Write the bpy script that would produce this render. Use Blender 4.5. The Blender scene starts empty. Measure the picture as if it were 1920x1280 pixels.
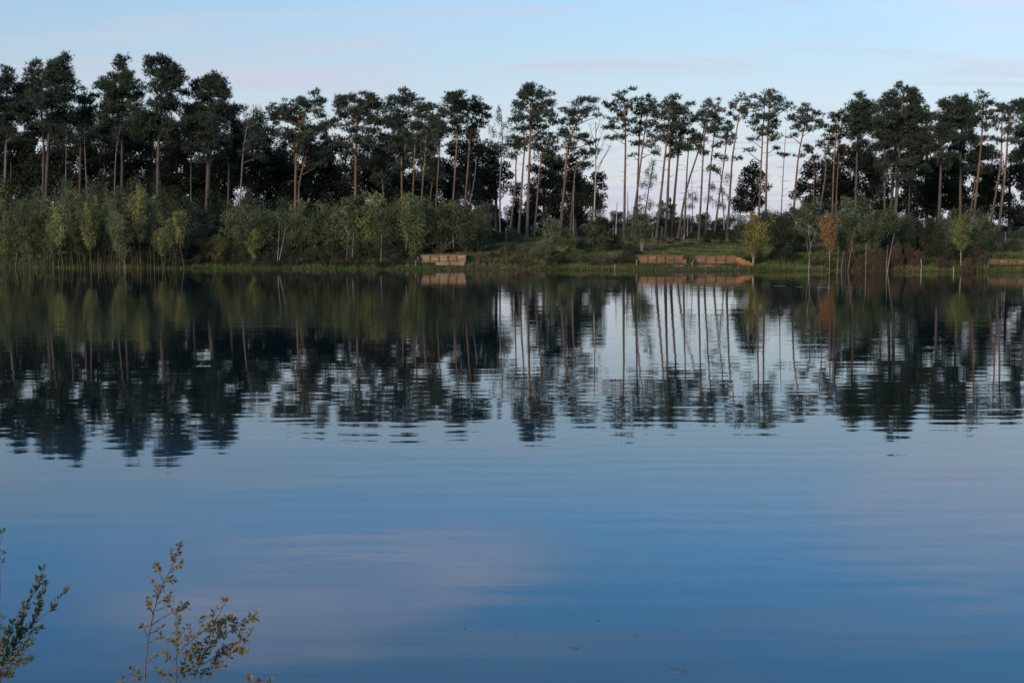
import bpy, math
import numpy as np

# ------------------------------------------------------------------ camera, sky, sun, exposure
S = bpy.context.scene
COL = S.collection
R = math.radians
CAMZ, F_PX, PITCH = 3.8, 2400.0, math.atan((640 - 430) / 2400.0)   # eye height; focal length for a 1920 px wide frame
SUN_EL, SUN_AZ = R(16), R(214)      # azimuth clockwise from +Y: low, behind the camera and to the left

cam_data = bpy.data.cameras.new('camera')
cam_data.sensor_width = 36.0
cam_data.lens = F_PX / 1920 * 36
cam_data.clip_end = 6000
cam = bpy.data.objects.new('camera', cam_data)
COL.objects.link(cam)
cam.location = (0, 0, CAMZ)
cam.rotation_euler = (math.pi / 2 - PITCH, 0, 0)
S.camera = cam

W = bpy.data.worlds.new('World')
S.world = W
W.use_nodes = True


def build_world():
    nt = W.node_tree
    nt.nodes.clear()
    N, L = nt.nodes.new, nt.links.new
    out = N('ShaderNodeOutputWorld')
    sky = N('ShaderNodeTexSky')
    sky.sky_type = 'NISHITA'
    sky.sun_disc = False
    sky.sun_elevation = SUN_EL
    sky.sun_rotation = SUN_AZ
    sky.altitude = 60
    sky.air_density = 1.0
    sky.dust_density = 0.3
    sky.ozone_density = 2.4
    bg = N('ShaderNodeBackground')
    bg.inputs['Strength'].default_value = 0.116
    hs = N('ShaderNodeHueSaturation')
    L(sky.outputs[0], hs.inputs['Color'])
    L(hs.outputs[0], bg.inputs['Color'])
    # thin high cloud: noise on a flat layer overhead, seen in perspective
    tc = N('ShaderNodeTexCoord')
    sep = N('ShaderNodeSeparateXYZ')
    L(tc.outputs['Generated'], sep.inputs[0])

    def M(op, a, b=None, c=None, clamp=False):
        m = N('ShaderNodeMath')
        m.operation = op
        m.use_clamp = clamp
        for i, v in enumerate((a, b, c)):
            if v is None:
                continue
            if isinstance(v, (int, float)):
                m.inputs[i].default_value = v
            else:
                L(v, m.inputs[i])
        return m.outputs[0]
    zc = M('ADD', M('MAXIMUM', sep.outputs[2], 0.0), 0.10)
    u = M('DIVIDE', sep.outputs[0], zc)
    v = M('DIVIDE', sep.outputs[1], zc)
    comb = N('ShaderNodeCombineXYZ')
    L(u, comb.inputs[0])
    L(v, comb.inputs[1])

    def noise(scale, detail, sx, sy, off, dist=0.0, rough=0.55):
        mp = N('ShaderNodeMapping')
        mp.inputs['Location'].default_value = off
        mp.inputs['Scale'].default_value = (sx, sy, 1)
        mp.inputs['Rotation'].default_value = (0, 0, R(8))
        L(comb.outputs[0], mp.inputs[0])
        n = N('ShaderNodeTexNoise')
        n.inputs['Scale'].default_value = scale
        n.inputs['Detail'].default_value = detail
        n.inputs['Roughness'].default_value = rough
        n.inputs['Distortion'].default_value = dist
        L(mp.outputs[0], n.inputs[0])
        return n.outputs[0]

    def smooth(x, lo, hi):
        mr = N('ShaderNodeMapRange')
        mr.interpolation_type = 'SMOOTHSTEP'
        mr.inputs[1].default_value = lo
        mr.inputs[2].default_value = hi
        L(x, mr.inputs[0])
        return mr.outputs[0]
    # clearer, deeper blue above the hazy layer
    clear = smooth(sep.outputs[2], 0.10, 0.30)
    L(M('ADD', M('MULTIPLY', clear, 0.26), 1.02), hs.inputs['Saturation'])
    L(M('ADD', M('MULTIPLY', clear, 0.52), 0.97), hs.inputs['Value'])
    big = smooth(noise(0.75, 4, 1.0, 0.8, (3.1, 0.7, 0)), 0.50, 0.72)
    fine = smooth(noise(2.2, 6, 0.8, 1.5, (7.3, 2.9, 1), 0.6), 0.38, 0.72)
    wisp = smooth(noise(1.6, 7, 0.5, 1.9, (1.3, 5.2, 4), 1.0), 0.46, 0.78)
    veil = M('POWER', M('SUBTRACT', 1.0, M('MULTIPLY', M('MAXIMUM', sep.outputs[2], 0.0), 4.4), clamp=True), 1.2)   # pale air low down
    fac = M('ADD', M('MULTIPLY', M('MULTIPLY', big, fine), 0.55), M('MULTIPLY', wisp, 0.42))
    fac = M('ADD', fac, M('MULTIPLY', veil, 0.95), clamp=True)
    # two broad soft cloud banks above the wood
    front = M('GREATER_THAN', sep.outputs[1], 0.2)
    az = M('DIVIDE', sep.outputs[0], M('MAXIMUM', sep.outputs[1], 0.05))
    wob = M('MULTIPLY', M('SUBTRACT', noise(1.1, 5, 1, 1, (4, 9, 2)), 0.5), 0.22)
    banks = []
    for a0, z0, wa, wz, amt in ((-0.150, 0.262, 0.26, 0.070, 1.0), (0.37, 0.205, 0.17, 0.090, 1.0)):
        da = M('DIVIDE', M('SUBTRACT', M('ADD', az, wob), a0), wa)
        dz = M('DIVIDE', M('SUBTRACT', M('ADD', sep.outputs[2], M('MULTIPLY', wob, 0.6)), z0), wz)
        d2 = M('ADD', M('MULTIPLY', da, da), M('MULTIPLY', dz, dz))
        bank = M('MULTIPLY', smooth(M('SUBTRACT', 1.0, d2), 0.0, 1.0), M('MULTIPLY', front, M('ADD', M('MULTIPLY', fine, 0.5), 0.5)))
        fac = M('MAXIMUM', fac, M('MULTIPLY', bank, amt))
        banks.append(bank)
    # a fading vapour trail
    tr = M('ABSOLUTE', M('SUBTRACT', sep.outputs[2], M('ADD', M('MULTIPLY', az, 0.10), 0.146)))
    trail = M('MULTIPLY', smooth(M('SUBTRACT', 0.0022, tr), 0.0, 0.0022), M('MULTIPLY', smooth(az, 0.08, 0.24), front))
    fac = M('ADD', fac, M('MULTIPLY', trail, 0.22), clamp=True)
    cl = N('ShaderNodeBackground')
    cl.inputs['Color'].default_value = (0.60, 0.61, 0.725, 1)
    L(M('ADD', M('MULTIPLY', M('ADD', banks[0], banks[1]), 0.26), 0.84), cl.inputs['Strength'])
    mix = N('ShaderNodeMixShader')
    L(fac, mix.inputs[0])
    L(bg.outputs[0], mix.inputs[1])
    L(cl.outputs[0], mix.inputs[2])
    L(mix.outputs[0], out.inputs[0])


build_world()

sun_data = bpy.data.lights.new('sun', 'SUN')
sun_data.energy = 2.1
sun_data.angle = R(14)
sun_data.color = (1.0, 0.80, 0.62)
sun = bpy.data.objects.new('sun', sun_data)
COL.objects.link(sun)
# lamp shines along its local -Z; point -Z away from the sun's place in the sky
sun.rotation_euler = (math.pi / 2 - SUN_EL, 0, math.pi - SUN_AZ)

S.view_settings.view_transform = 'Standard'
S.view_settings.look = 'None'
S.view_settings.exposure = 0.3
S.view_settings.gamma = 1.0
S.view_settings.use_curve_mapping = False
S.render.engine = 'CYCLES'
S.cycles.max_bounces = 6
S.cycles.diffuse_bounces = 2
S.cycles.glossy_bounces = 3
S.cycles.transmission_bounces = 2
S.cycles.use_denoising = True


# ------------------------------------------------------------------ helpers
def at(px, py, Y):
    """point of the place that stands Y metres out along the photograph's pixel (1920 x 1280)"""
    dx, dy = (px - 960) / F_PX, (640 - py) / F_PX
    d = np.array([dx, math.cos(PITCH) + dy * math.sin(PITCH), -math.sin(PITCH) + dy * math.cos(PITCH)])
    t = Y / d[1]
    return np.array([d[0] * t, Y, CAMZ + d[2] * t])


class MB:
    """collects vertices and faces (3 or 4 corners), then links ONE mesh object"""
    def __init__(self):
        self.v, self.f, self.t, self.n = [], [], [], 0

    def add(self, v, f, tint=0.5):
        v = np.asarray(v, float).reshape(-1, 3)
        f = np.asarray(f, int)
        self.v.append(v)
        self.f.append(f + self.n)
        t = np.full(len(v), tint) if np.isscalar(tint) else np.asarray(tint, float)
        self.t.append(t)
        self.n += len(v)

    def mesh(self, name, mat, smooth=False):
        me = bpy.data.meshes.new(name)
        V = np.concatenate(self.v)
        me.vertices.add(len(V))
        me.vertices.foreach_set('co', V.astype(np.float32).ravel())
        loops = np.concatenate([f.ravel() for f in self.f])
        tot = np.concatenate([np.full(len(f), f.shape[1]) for f in self.f])
        start = np.concatenate([[0], np.cumsum(tot)[:-1]])
        me.loops.add(len(loops))
        me.loops.foreach_set('vertex_index', loops.astype(np.int32))
        me.polygons.add(len(tot))
        me.polygons.foreach_set('loop_start', start.astype(np.int32))
        if smooth:
            me.polygons.foreach_set('use_smooth', np.ones(len(tot), bool))
        a = me.attributes.new('tint', 'FLOAT', 'POINT')
        a.data.foreach_set('value', np.concatenate(self.t).astype(np.float32))
        me.update(calc_edges=True)
        me.materials.append(mat)
        return me

    def build(self, name, mat, parent=None, color=None, smooth=False, kind=None):
        return link(name, self.mesh(name, mat, smooth), parent, color, kind)


def link(name, me, parent=None, color=None, kind=None):
    o = bpy.data.objects.new(name, me)
    COL.objects.link(o)
    if parent is not None:
        o.parent = parent
    if color is not None:
        o.color = (*color, 1)
    if kind:
        o['kind'] = kind
    return o


def tag(o, label, cat, group=None):
    o['label'] = label
    o['category'] = cat
    if group:
        o['group'] = group
    return o


def thing(name, loc, label, cat, group=None):
    e = bpy.data.objects.new(name, None)
    COL.objects.link(e)
    e.location = tuple(loc)
    e.empty_display_size = 0.3
    return tag(e, label, cat, group)


def copy_tree(o, parent=None):
    c = o.copy()
    COL.objects.link(c)
    c.parent = parent
    for ch in list(o.children):
        copy_tree(ch, c)
    return c


def unit(v):
    return v / np.maximum(np.linalg.norm(v, axis=-1, keepdims=True), 1e-9)


def tube(mb, pts, rad, sides=6, tint=0.5):
    pts = np.asarray(pts, float)
    rad = np.asarray(rad, float)
    d = unit(np.gradient(pts, axis=0))
    ref = np.array([0.31, 0.9, 0.11])
    s = unit(np.cross(d, ref))
    t = np.cross(d, s)
    a = np.arange(sides) / sides * 2 * math.pi
    ring = (s[:, None, :] * np.cos(a)[None, :, None] + t[:, None, :] * np.sin(a)[None, :, None]) * rad[:, None, None] + pts[:, None, :]
    n = len(pts)
    i = np.arange(n - 1)[:, None] * sides
    j = np.arange(sides)[None, :]
    k = (j + 1) % sides
    f = np.stack([i + j, i + k, i + sides + k, i + sides + j], -1).reshape(-1, 4)
    mb.add(ring.reshape(-1, 3), f, tint)
    # caps
    mb.add(ring[-1], np.array([[0, q, q + 1] for q in range(1, sides - 1)]), tint)


def ball(rng, n, power=1 / 3):
    v = unit(rng.normal(size=(n, 3)))
    return v * (rng.random(n) ** power)[:, None]


def blades(mb, p, d, L_, W_, rng, tint):
    """needle sprays: one slim triangle each"""
    s = unit(np.cross(d, rng.normal(size=p.shape)))
    v = np.stack([p - s * W_[:, None] / 2, p + s * W_[:, None] / 2, p + d * L_[:, None]], 1)
    n = len(p)
    mb.add(v.reshape(-1, 3), np.arange(3 * n).reshape(n, 3), np.repeat(tint, 3))


def leaves(mb, p, d, L_, W_, rng, tint):
    s = unit(np.cross(d, rng.normal(size=p.shape)))
    m = p + d * L_[:, None] * 0.45
    v = np.stack([p, m + s * W_[:, None] / 2, p + d * L_[:, None], m - s * W_[:, None] / 2], 1)
    n = len(p)
    mb.add(v.reshape(-1, 3), np.arange(4 * n).reshape(n, 4), np.repeat(tint, 4))


# ------------------------------------------------------------------ materials
def new_mat(name):
    m = bpy.data.materials.new(name)
    m.use_nodes = True
    nt = m.node_tree
    nt.nodes.clear()
    out = nt.nodes.new('ShaderNodeOutputMaterial')
    return m, nt, out


def foliage_mat(name, rough=0.6, trans=0.22):
    m, nt, out = new_mat(name)
    N, L = nt.nodes.new, nt.links.new
    oi = N('ShaderNodeObjectInfo')
    at_ = N('ShaderNodeAttribute')
    at_.attribute_name = 'tint'
    mr = N('ShaderNodeMapRange')
    mr.inputs[3].default_value = 0.5
    mr.inputs[4].default_value = 1.5
    L(at_.outputs['Fac'], mr.inputs[0])
    vm = N('ShaderNodeVectorMath')
    vm.operation = 'SCALE'
    L(oi.outputs['Color'], vm.inputs[0])
    L(mr.outputs[0], vm.inputs['Scale'])
    hs = N('ShaderNodeHueSaturation')
    mh = N('ShaderNodeMapRange')
    mh.inputs[3].default_value = 0.53
    mh.inputs[4].default_value = 0.47
    L(at_.outputs['Fac'], mh.inputs[0])
    L(mh.outputs[0], hs.inputs['Hue'])
    L(vm.outputs[0], hs.inputs['Color'])
    bs = N('ShaderNodeBsdfPrincipled')
    bs.inputs['Roughness'].default_value = rough
    bs.inputs['Specular IOR Level'].default_value = 0.2
    L(hs.outputs[0], bs.inputs['Base Color'])
    tr = N('ShaderNodeBsdfTranslucent')
    L(hs.outputs[0], tr.inputs[0])
    mx = N('ShaderNodeMixShader')
    mx.inputs[0].default_value = trans
    L(bs.outputs[0], mx.inputs[1])
    L(tr.outputs[0], mx.inputs[2])
    L(mx.outputs[0], out.inputs[0])
    return m


def bark_mat(name, low, high, z0=3.0, z1=9.0, nscale=(5, 5, 1.2), spots=None):
    """bark whose colour changes up the stem (object Z), with ridged grain; spots = dark birch marks"""
    m, nt, out = new_mat(name)
    N, L = nt.nodes.new, nt.links.new
    tc = N('ShaderNodeTexCoord')
    sp = N('ShaderNodeSeparateXYZ')
    L(tc.outputs['Object'], sp.inputs[0])
    mr = N('ShaderNodeMapRange')
    mr.inputs[1].default_value = z0
    mr.inputs[2].default_value = z1
    L(sp.outputs[2], mr.inputs[0])
    mix = N('ShaderNodeMix')
    mix.data_type = 'RGBA'
    mix.inputs[6].default_value = (*low, 1)
    mix.inputs[7].default_value = (*high, 1)
    L(mr.outputs[0], mix.inputs[0])
    mp = N('ShaderNodeMapping')
    mp.inputs['Scale'].default_value = nscale
    L(tc.outputs['Object'], mp.inputs[0])
    nz = N('ShaderNodeTexNoise')
    nz.inputs['Scale'].default_value = 1.0
    nz.inputs['Detail'].default_value = 5
    L(mp.outputs[0], nz.inputs[0])
    rp = N('ShaderNodeMapRange')
    rp.inputs[1].default_value = 0.3 if not spots else 0.36
    rp.inputs[2].default_value = 0.7 if not spots else 0.46
    rp.inputs[3].default_value = 0.55 if not spots else spots
    rp.inputs[4].default_value = 1.4 if not spots else 1.0
    L(nz.outputs[0], rp.inputs[0])
    vm = N('ShaderNodeVectorMath')
    vm.operation = 'SCALE'
    L(mix.outputs[2], vm.inputs[0])
    L(rp.outputs[0], vm.inputs['Scale'])
    bs = N('ShaderNodeBsdfPrincipled')
    bs.inputs['Roughness'].default_value = 0.85
    bs.inputs['Specular IOR Level'].default_value = 0.2
    L(vm.outputs[0], bs.inputs['Base Color'])
    bp = N('ShaderNodeBump')
    bp.inputs['Distance'].default_value = 0.04
    L(nz.outputs[0], bp.inputs['Height'])
    L(bp.outputs[0], bs.inputs['Normal'])
    L(bs.outputs[0], out.inputs[0])
    return m


NEEDLE = foliage_mat('pine_needles', 0.55, 0.28)
LEAF = foliage_mat('leaves', 0.6, 0.32)
GRASS = foliage_mat('grass_blades', 0.6, 0.25)
BARK_SCOTS = bark_mat('scots_pine_bark', (0.092, 0.074, 0.062), (0.225, 0.122, 0.074), 2.0, 10.5)
BARK_BLACK = bark_mat('grey_pine_bark', (0.088, 0.074, 0.066), (0.105, 0.078, 0.064), 1.0, 12.0)
BARK_OAK = bark_mat('dark_bark', (0.045, 0.038, 0.03), (0.05, 0.04, 0.03))
BARK_BIRCH = bark_mat('birch_bark', (0.34, 0.31, 0.28), (0.38, 0.35, 0.31), 0.5, 6, (3.5, 3.5, 4.0), spots=0.22)
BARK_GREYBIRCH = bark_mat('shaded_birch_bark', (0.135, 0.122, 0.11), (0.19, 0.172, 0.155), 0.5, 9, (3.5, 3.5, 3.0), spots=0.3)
BARK_TWIG = bark_mat('brown_twig_bark', (0.16, 0.115, 0.09), (0.14, 0.09, 0.07), 0.2, 4, (6, 6, 3))
BARK_FORE = bark_mat('reddish_twig_bark', (0.20, 0.125, 0.105), (0.20, 0.12, 0.10), 0.2, 2, (30, 30, 12))


def timber_mat():
    m, nt, out = new_mat('weathered_orange_timber')
    N, L = nt.nodes.new, nt.links.new
    tc = N('ShaderNodeTexCoord')
    oi = N('ShaderNodeObjectInfo')
    mp = N('ShaderNodeMapping')
    mp.inputs['Scale'].default_value = (1.2, 6, 14)
    L(tc.outputs['Object'], mp.inputs[0])
    ad = N('ShaderNodeVectorMath')
    ad.operation = 'ADD'
    cb = N('ShaderNodeCombineXYZ')
    ml = N('ShaderNodeMath')
    ml.operation = 'MULTIPLY'
    ml.inputs[1].default_value = 40
    L(oi.outputs['Random'], ml.inputs[0])
    L(ml.outputs[0], cb.inputs[0])
    L(mp.outputs[0], ad.inputs[0])
    L(cb.outputs[0], ad.inputs[1])
    nz = N('ShaderNodeTexNoise')
    nz.inputs['Scale'].default_value = 1.6
    nz.inputs['Detail'].default_value = 6
    L(ad.outputs[0], nz.inputs[0])
    cr = N('ShaderNodeMapRange')
    cr.inputs[1].default_value = 0.3
    cr.inputs[2].default_value = 0.72
    cr.inputs[3].default_value = 0.6
    cr.inputs[4].default_value = 1.35
    L(nz.outputs[0], cr.inputs[0])
    rr = N('ShaderNodeMapRange')
    rr.inputs[3].default_value = 0.75
    rr.inputs[4].default_value = 1.25
    L(oi.outputs['Random'], rr.inputs[0])
    mm = N('ShaderNodeMath')
    mm.operation = 'MULTIPLY'
    L(cr.outputs[0], mm.inputs[0])
    L(rr.outputs[0], mm.inputs[1])
    vm = N('ShaderNodeVectorMath')
    vm.operation = 'SCALE'
    L(oi.outputs['Color'], vm.inputs[0])
    L(mm.outputs[0], vm.inputs['Scale'])
    bs = N('ShaderNodeBsdfPrincipled')
    bs.inputs['Roughness'].default_value = 0.8
    bs.inputs['Specular IOR Level'].default_value = 0.25
    L(vm.outputs[0], bs.inputs['Base Color'])
    bp = N('ShaderNodeBump')
    bp.inputs['Distance'].default_value = 0.01
    L(nz.outputs[0], bp.inputs['Height'])
    L(bp.outputs[0], bs.inputs['Normal'])
    L(bs.outputs[0], out.inputs[0])
    return m


TIMBER = timber_mat()


def ground_mat():
    m, nt, out = new_mat('bank_soil_and_turf')
    N, L = nt.nodes.new, nt.links.new
    tc = N('ShaderNodeTexCoord')

    def noise(s, d=6):
        n = N('ShaderNodeTexNoise')
        n.inputs['Scale'].default_value = s
        n.inputs['Detail'].default_value = d
        L(tc.outputs['Object'], n.inputs[0])
        return n.outputs[0]
    r1 = N('ShaderNodeValToRGB')
    e = r1.color_ramp.elements
    e[0].position, e[0].color = 0.30, (0.030, 0.045, 0.014, 1)
    e[1].position, e[1].color = 0.72, (0.085, 0.065, 0.032, 1)
    x = e.new(0.5)
    x.color = (0.045, 0.075, 0.018, 1)
    L(noise(0.35), r1.inputs[0])
    mx = N('ShaderNodeMix')
    mx.data_type = 'RGBA'
    mx.blend_type = 'MULTIPLY'
    mx.inputs[0].default_value = 0.7
    L(r1.outputs[0], mx.inputs[6])
    r2 = N('ShaderNodeValToRGB')
    r2.color_ramp.elements[0].color = (0.5, 0.5, 0.5, 1)
    r2.color_ramp.elements[1].color = (1, 1, 1, 1)
    L(noise(4.0), r2.inputs[0])
    L(r2.outputs[0], mx.inputs[7])
    bs = N('ShaderNodeBsdfPrincipled')
    bs.inputs['Roughness'].default_value = 1.0
    bs.inputs['Specular IOR Level'].default_value = 0.0
    L(mx.outputs[2], bs.inputs['Base Color'])
    bp = N('ShaderNodeBump')
    bp.inputs['Distance'].default_value = 0.12
    L(noise(3.0), bp.inputs['Height'])
    L(bp.outputs[0], bs.inputs['Normal'])
    L(bs.outputs[0], out.inputs[0])
    return m


def water_mat():
    m, nt, out = new_mat('lake_water')
    N, L = nt.nodes.new, nt.links.new
    tc = N('ShaderNodeTexCoord')

    def noise(sx, sy, rot, off, detail=2, dist=0.0, rough=0.5):
        mp = N('ShaderNodeMapping')
        mp.inputs['Rotation'].default_value = (0, 0, R(rot))
        mp.inputs['Scale'].default_value = (sx, sy, 1)
        mp.inputs['Location'].default_value = (off, off * 0.37, 0)
        L(tc.outputs['Object'], mp.inputs[0])
        n = N('ShaderNodeTexNoise')
        n.inputs['Scale'].default_value = 1
        n.inputs['Detail'].default_value = detail
        n.inputs['Roughness'].default_value = rough
        n.inputs['Distortion'].default_value = dist
        L(mp.outputs[0], n.inputs[0])
        return n.outputs[0]

    def M(op, a, b):
        n = N('ShaderNodeMath')
        n.operation = op
        for i, v in enumerate((a, b)):
            if isinstance(v, (int, float)):
                n.inputs[i].default_value = v
            else:
                L(v, n.inputs[i])
        return n.outputs[0]

    def mr(x, a, b, c, d):
        n = N('ShaderNodeMapRange')
        n.interpolation_type = 'SMOOTHSTEP'
        for i, v in enumerate((a, b, c, d)):
            n.inputs[i + 1].default_value = v
        L(x, n.inputs[0])
        return n.outputs[0]
    calm = mr(noise(0.03, 0.07, 5, 3.0, 3), 0.38, 0.62, 0.35, 1.0)         # cat's-paws and calm lanes
    w1a = M('MULTIPLY', noise(0.42, 1.7, -6, 11.0, 2, 0.4), 0.0056)        # ripples running towards the shore
    w1b = M('MULTIPLY', noise(0.36, 1.4, 9, 31.0, 2, 0.4), 0.0044)

    def ripple(lam, rot, dist, dsc, off):
        mp = N('ShaderNodeMapping')
        mp.inputs['Rotation'].default_value = (0, 0, R(rot))
        mp.inputs['Location'].default_value = (off, off, 0)
        L(tc.outputs['Object'], mp.inputs[0])
        w = N('ShaderNodeTexWave')
        w.bands_direction = 'Y'
        w.inputs['Scale'].default_value = 2 * math.pi / (20 * lam)
        w.inputs['Distortion'].default_value = dist
        w.inputs['Detail'].default_value = 2
        w.inputs['Detail Scale'].default_value = dsc
        L(mp.outputs[0], w.inputs[0])
        return w.outputs['Fac']
    w1c = M('ADD', M('MULTIPLY', ripple(0.80, -5, 7.0, 0.55, 3.0), 0.0010), M('MULTIPLY', ripple(0.55, 4, 6.0, 0.8, 9.0), 0.0005))
    w1 = M('ADD', M('MULTIPLY', M('ADD', w1a, w1b), 0.38), w1c)
    w2 = M('MULTIPLY', noise(1.4, 5.5, 4, 5.0, 2), 0.0007)                 # fine ripple
    w3 = M('MULTIPLY', noise(0.14, 0.40, -7, 21.0, 1), 0.008)              # slow swell
    h = M('ADD', M('MULTIPLY', M('ADD', w1, w2), calm), w3)
    bp = N('ShaderNodeBump')
    bp.inputs['Strength'].default_value = 1.0
    bp.inputs['Distance'].default_value = 1.0
    L(h, bp.inputs['Height'])
    bs = N('ShaderNodeBsdfPrincipled')
    # shallow blue-green near shelf; reflected tree dark painted into the body colour further out
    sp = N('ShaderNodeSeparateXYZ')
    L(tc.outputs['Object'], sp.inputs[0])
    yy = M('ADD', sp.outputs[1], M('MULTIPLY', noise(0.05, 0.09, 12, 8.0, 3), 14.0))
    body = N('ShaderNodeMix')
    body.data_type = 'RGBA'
    shelf = N('ShaderNodeMix')      # sandy shelf close in, bluer body colour beyond it
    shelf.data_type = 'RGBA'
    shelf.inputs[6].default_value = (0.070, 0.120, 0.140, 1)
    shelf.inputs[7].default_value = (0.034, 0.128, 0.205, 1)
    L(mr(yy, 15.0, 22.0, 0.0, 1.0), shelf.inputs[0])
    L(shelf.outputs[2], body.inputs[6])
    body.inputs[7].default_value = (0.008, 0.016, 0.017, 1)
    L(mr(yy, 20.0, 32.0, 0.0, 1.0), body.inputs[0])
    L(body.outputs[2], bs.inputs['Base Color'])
    bs.inputs['Roughness'].default_value = 0.02
    bs.inputs['IOR'].default_value = 1.333
    L(bp.outputs[0], bs.inputs['Normal'])
    L(bs.outputs[0], out.inputs[0])
    return m


def plain_mat(name, col, rough=0.8, metal=0.0):
    m, nt, out = new_mat(name)
    bs = nt.nodes.new('ShaderNodeBsdfPrincipled')
    nz = nt.nodes.new('ShaderNodeTexNoise')
    nz.inputs['Scale'].default_value = 7
    tc = nt.nodes.new('ShaderNodeTexCoord')
    nt.links.new(tc.outputs['Object'], nz.inputs[0])
    mr = nt.nodes.new('ShaderNodeMapRange')
    mr.inputs[3].default_value = 0.7
    mr.inputs[4].default_value = 1.3
    nt.links.new(nz.outputs[0], mr.inputs[0])
    vm = nt.nodes.new('ShaderNodeVectorMath')
    vm.operation = 'SCALE'
    vm.inputs[0].default_value = col
    nt.links.new(mr.outputs[0], vm.inputs['Scale'])
    nt.links.new(vm.outputs[0], bs.inputs['Base Color'])
    bs.inputs['Roughness'].default_value = rough
    bs.inputs['Metallic'].default_value = metal
    nt.links.new(bs.outputs[0], out.inputs[0])
    return m


# ------------------------------------------------------------------ terrain and water
def shore(x):
    return 121.0 - 0.13 * np.clip(x, -150, 150) + 0.45 * np.sin(x * 0.23 + 0.6) + 0.3 * np.sin(x * 0.61)


# timber-faced fishing platforms: x from, x to, y of the wall face, z top
WALLS = [(-8.75, -4.45, 123.3, 1.31), (11.95, 16.05, 120.8, 1.27), (17.25, 21.0, 120.4, 1.24), (43.4, 48.5, 116.6, 1.0)]


def ground_z(x, y):
    x, y = np.asarray(x, float), np.asarray(y, float)
    s = y - shore(x)

    def far(s):
        return np.interp(s, [-60, -12, -3, -0.2, 0.25, 2.0, 6.0, 28, 60, 300, 3000], [-5, -2.2, -0.9, -0.22, 0.22, 0.5, 1.35, 2.5, 3.0, 3.2, 2.0])
    n = 9.3 - y + 0.5 * np.sin(x * 0.7)
    near = np.interp(n, [-30, -4, -0.3, 0.1, 3.0, 9.0, 60, 600], [-5, -1.3, -0.2, 0.1, 0.65, 2.2, 2.8, 3.2])
    side = np.interp(np.abs(x) - 190, [-30, -3, 0, 3, 30, 500], [-5, -0.6, 0, 0.5, 2.2, 3.0])
    z = np.maximum(np.maximum(far(s), near), side)
    z = z + np.where(s > 1.0, 0.10 * np.sin(x * 0.9 + y * 0.4) * np.sin(y * 0.7 - x * 0.3), 0) * np.clip((s - 1) / 4, 0, 1)
    for x0, x1, yw, zt in WALLS:
        inx = (x > x0 - 0.05) & (x < x1 + 0.05)
        z = np.where(inx & (y > yw + 0.15) & (y < yw + 6), np.maximum(z, zt - 0.06), z)
        z = np.where(inx & (y <= yw + 0.15) & (y > yw - 0.85), 0.60, z)
        z = np.where(inx & (y <= yw - 0.85) & (y > yw - 3), np.minimum(z, 0.5), z)
    return z


def axis(*spans):
    a = [np.arange(p, q, s) for p, q, s in spans]
    return np.concatenate(a + [[spans[-1][1]]])


def build_terrain():
    xs = axis((-3000, -400, 200), (-400, -200, 20), (-200, -62, 3), (-62, 62, 0.4), (62, 200, 3), (200, 400, 20), (400, 3000, 200))
    ys = axis((-1500, -60, 120), (-60, -12, 6), (-12, 12, 0.8), (12, 108, 6), (108, 134, 0.2), (134, 165, 1), (165, 400, 12), (400, 4000, 200))
    X, Y = np.meshgrid(xs, ys)
    Z = ground_z(X, Y)
    nx, ny = len(xs), len(ys)
    idx = np.arange(nx * ny).reshape(ny, nx)
    f = np.stack([idx[:-1, :-1], idx[:-1, 1:], idx[1:, 1:], idx[1:, :-1]], -1).reshape(-1, 4)
    mb = MB()
    mb.add(np.stack([X, Y, Z], -1).reshape(-1, 3), f)
    mb.build('ground', ground_mat(), smooth=True, kind='structure')
    wb = MB()
    xs = np.linspace(-215, 215, 44)
    ys = np.linspace(2, 150, 16)
    X, Y = np.meshgrid(xs, ys)
    idx = np.arange(X.size).reshape(X.shape)
    f = np.stack([idx[:-1, :-1], idx[:-1, 1:], idx[1:, 1:], idx[1:, :-1]], -1).reshape(-1, 4)
    wb.add(np.stack([X, Y, X * 0], -1).reshape(-1, 3), f)
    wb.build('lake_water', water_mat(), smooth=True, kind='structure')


build_terrain()


# landmarks of the far bank, used to say which shrub is meant
REFS = [(12, 'forked white birch stem'), (90, 'two-tipped tufted pine'), (155, 'lower round-headed pine'), (228, 'spiky-topped pine'), (300, 'tallest layered pine'), (392, 'broad dome-topped pine'),
        (465, 'feathery pale birch'), (555, 'spreading fork-limbed pine'), (668, 'mushroom-crowned pine'), (756, 'pointed-tuft pine'), (803, 'slender tiered pine'), (855, 'pale-needled leaning pine'), (939, 'hanging silver birch'),
        (995, 'tallest middle pine'), (1055, 'windswept umbrella pine'), (1115, 'bare dead birch'), (1172, 'lone slender pine'), (1245, 'bushy pine trio'), (1290, 'sharply bent pine'), (1340, 'spire-topped pine'),
        (1372, 'snaking-stemmed pine'), (1432, 'orange twin pines'), (1495, 'dark-topped leaning pine'), (1555, 'thin twisting pine'), (1607, 'dense domed pine'), (1675, 'grey-trunk cluster'), (1762, 'pinkish-trunked shaggy pine'),
        (1802, 'broad shaggy pine'), (1843, 'tufted leaning pine'), (1890, 'forked orange pine')]


def near(x):
    return min(REFS, key=lambda r: abs(r[0] - x))[1]


# ------------------------------------------------------------------ trees
def path_at_z(P, z):
    return np.array([np.interp(z, P[:, 2], P[:, i]) for i in range(3)])


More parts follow.
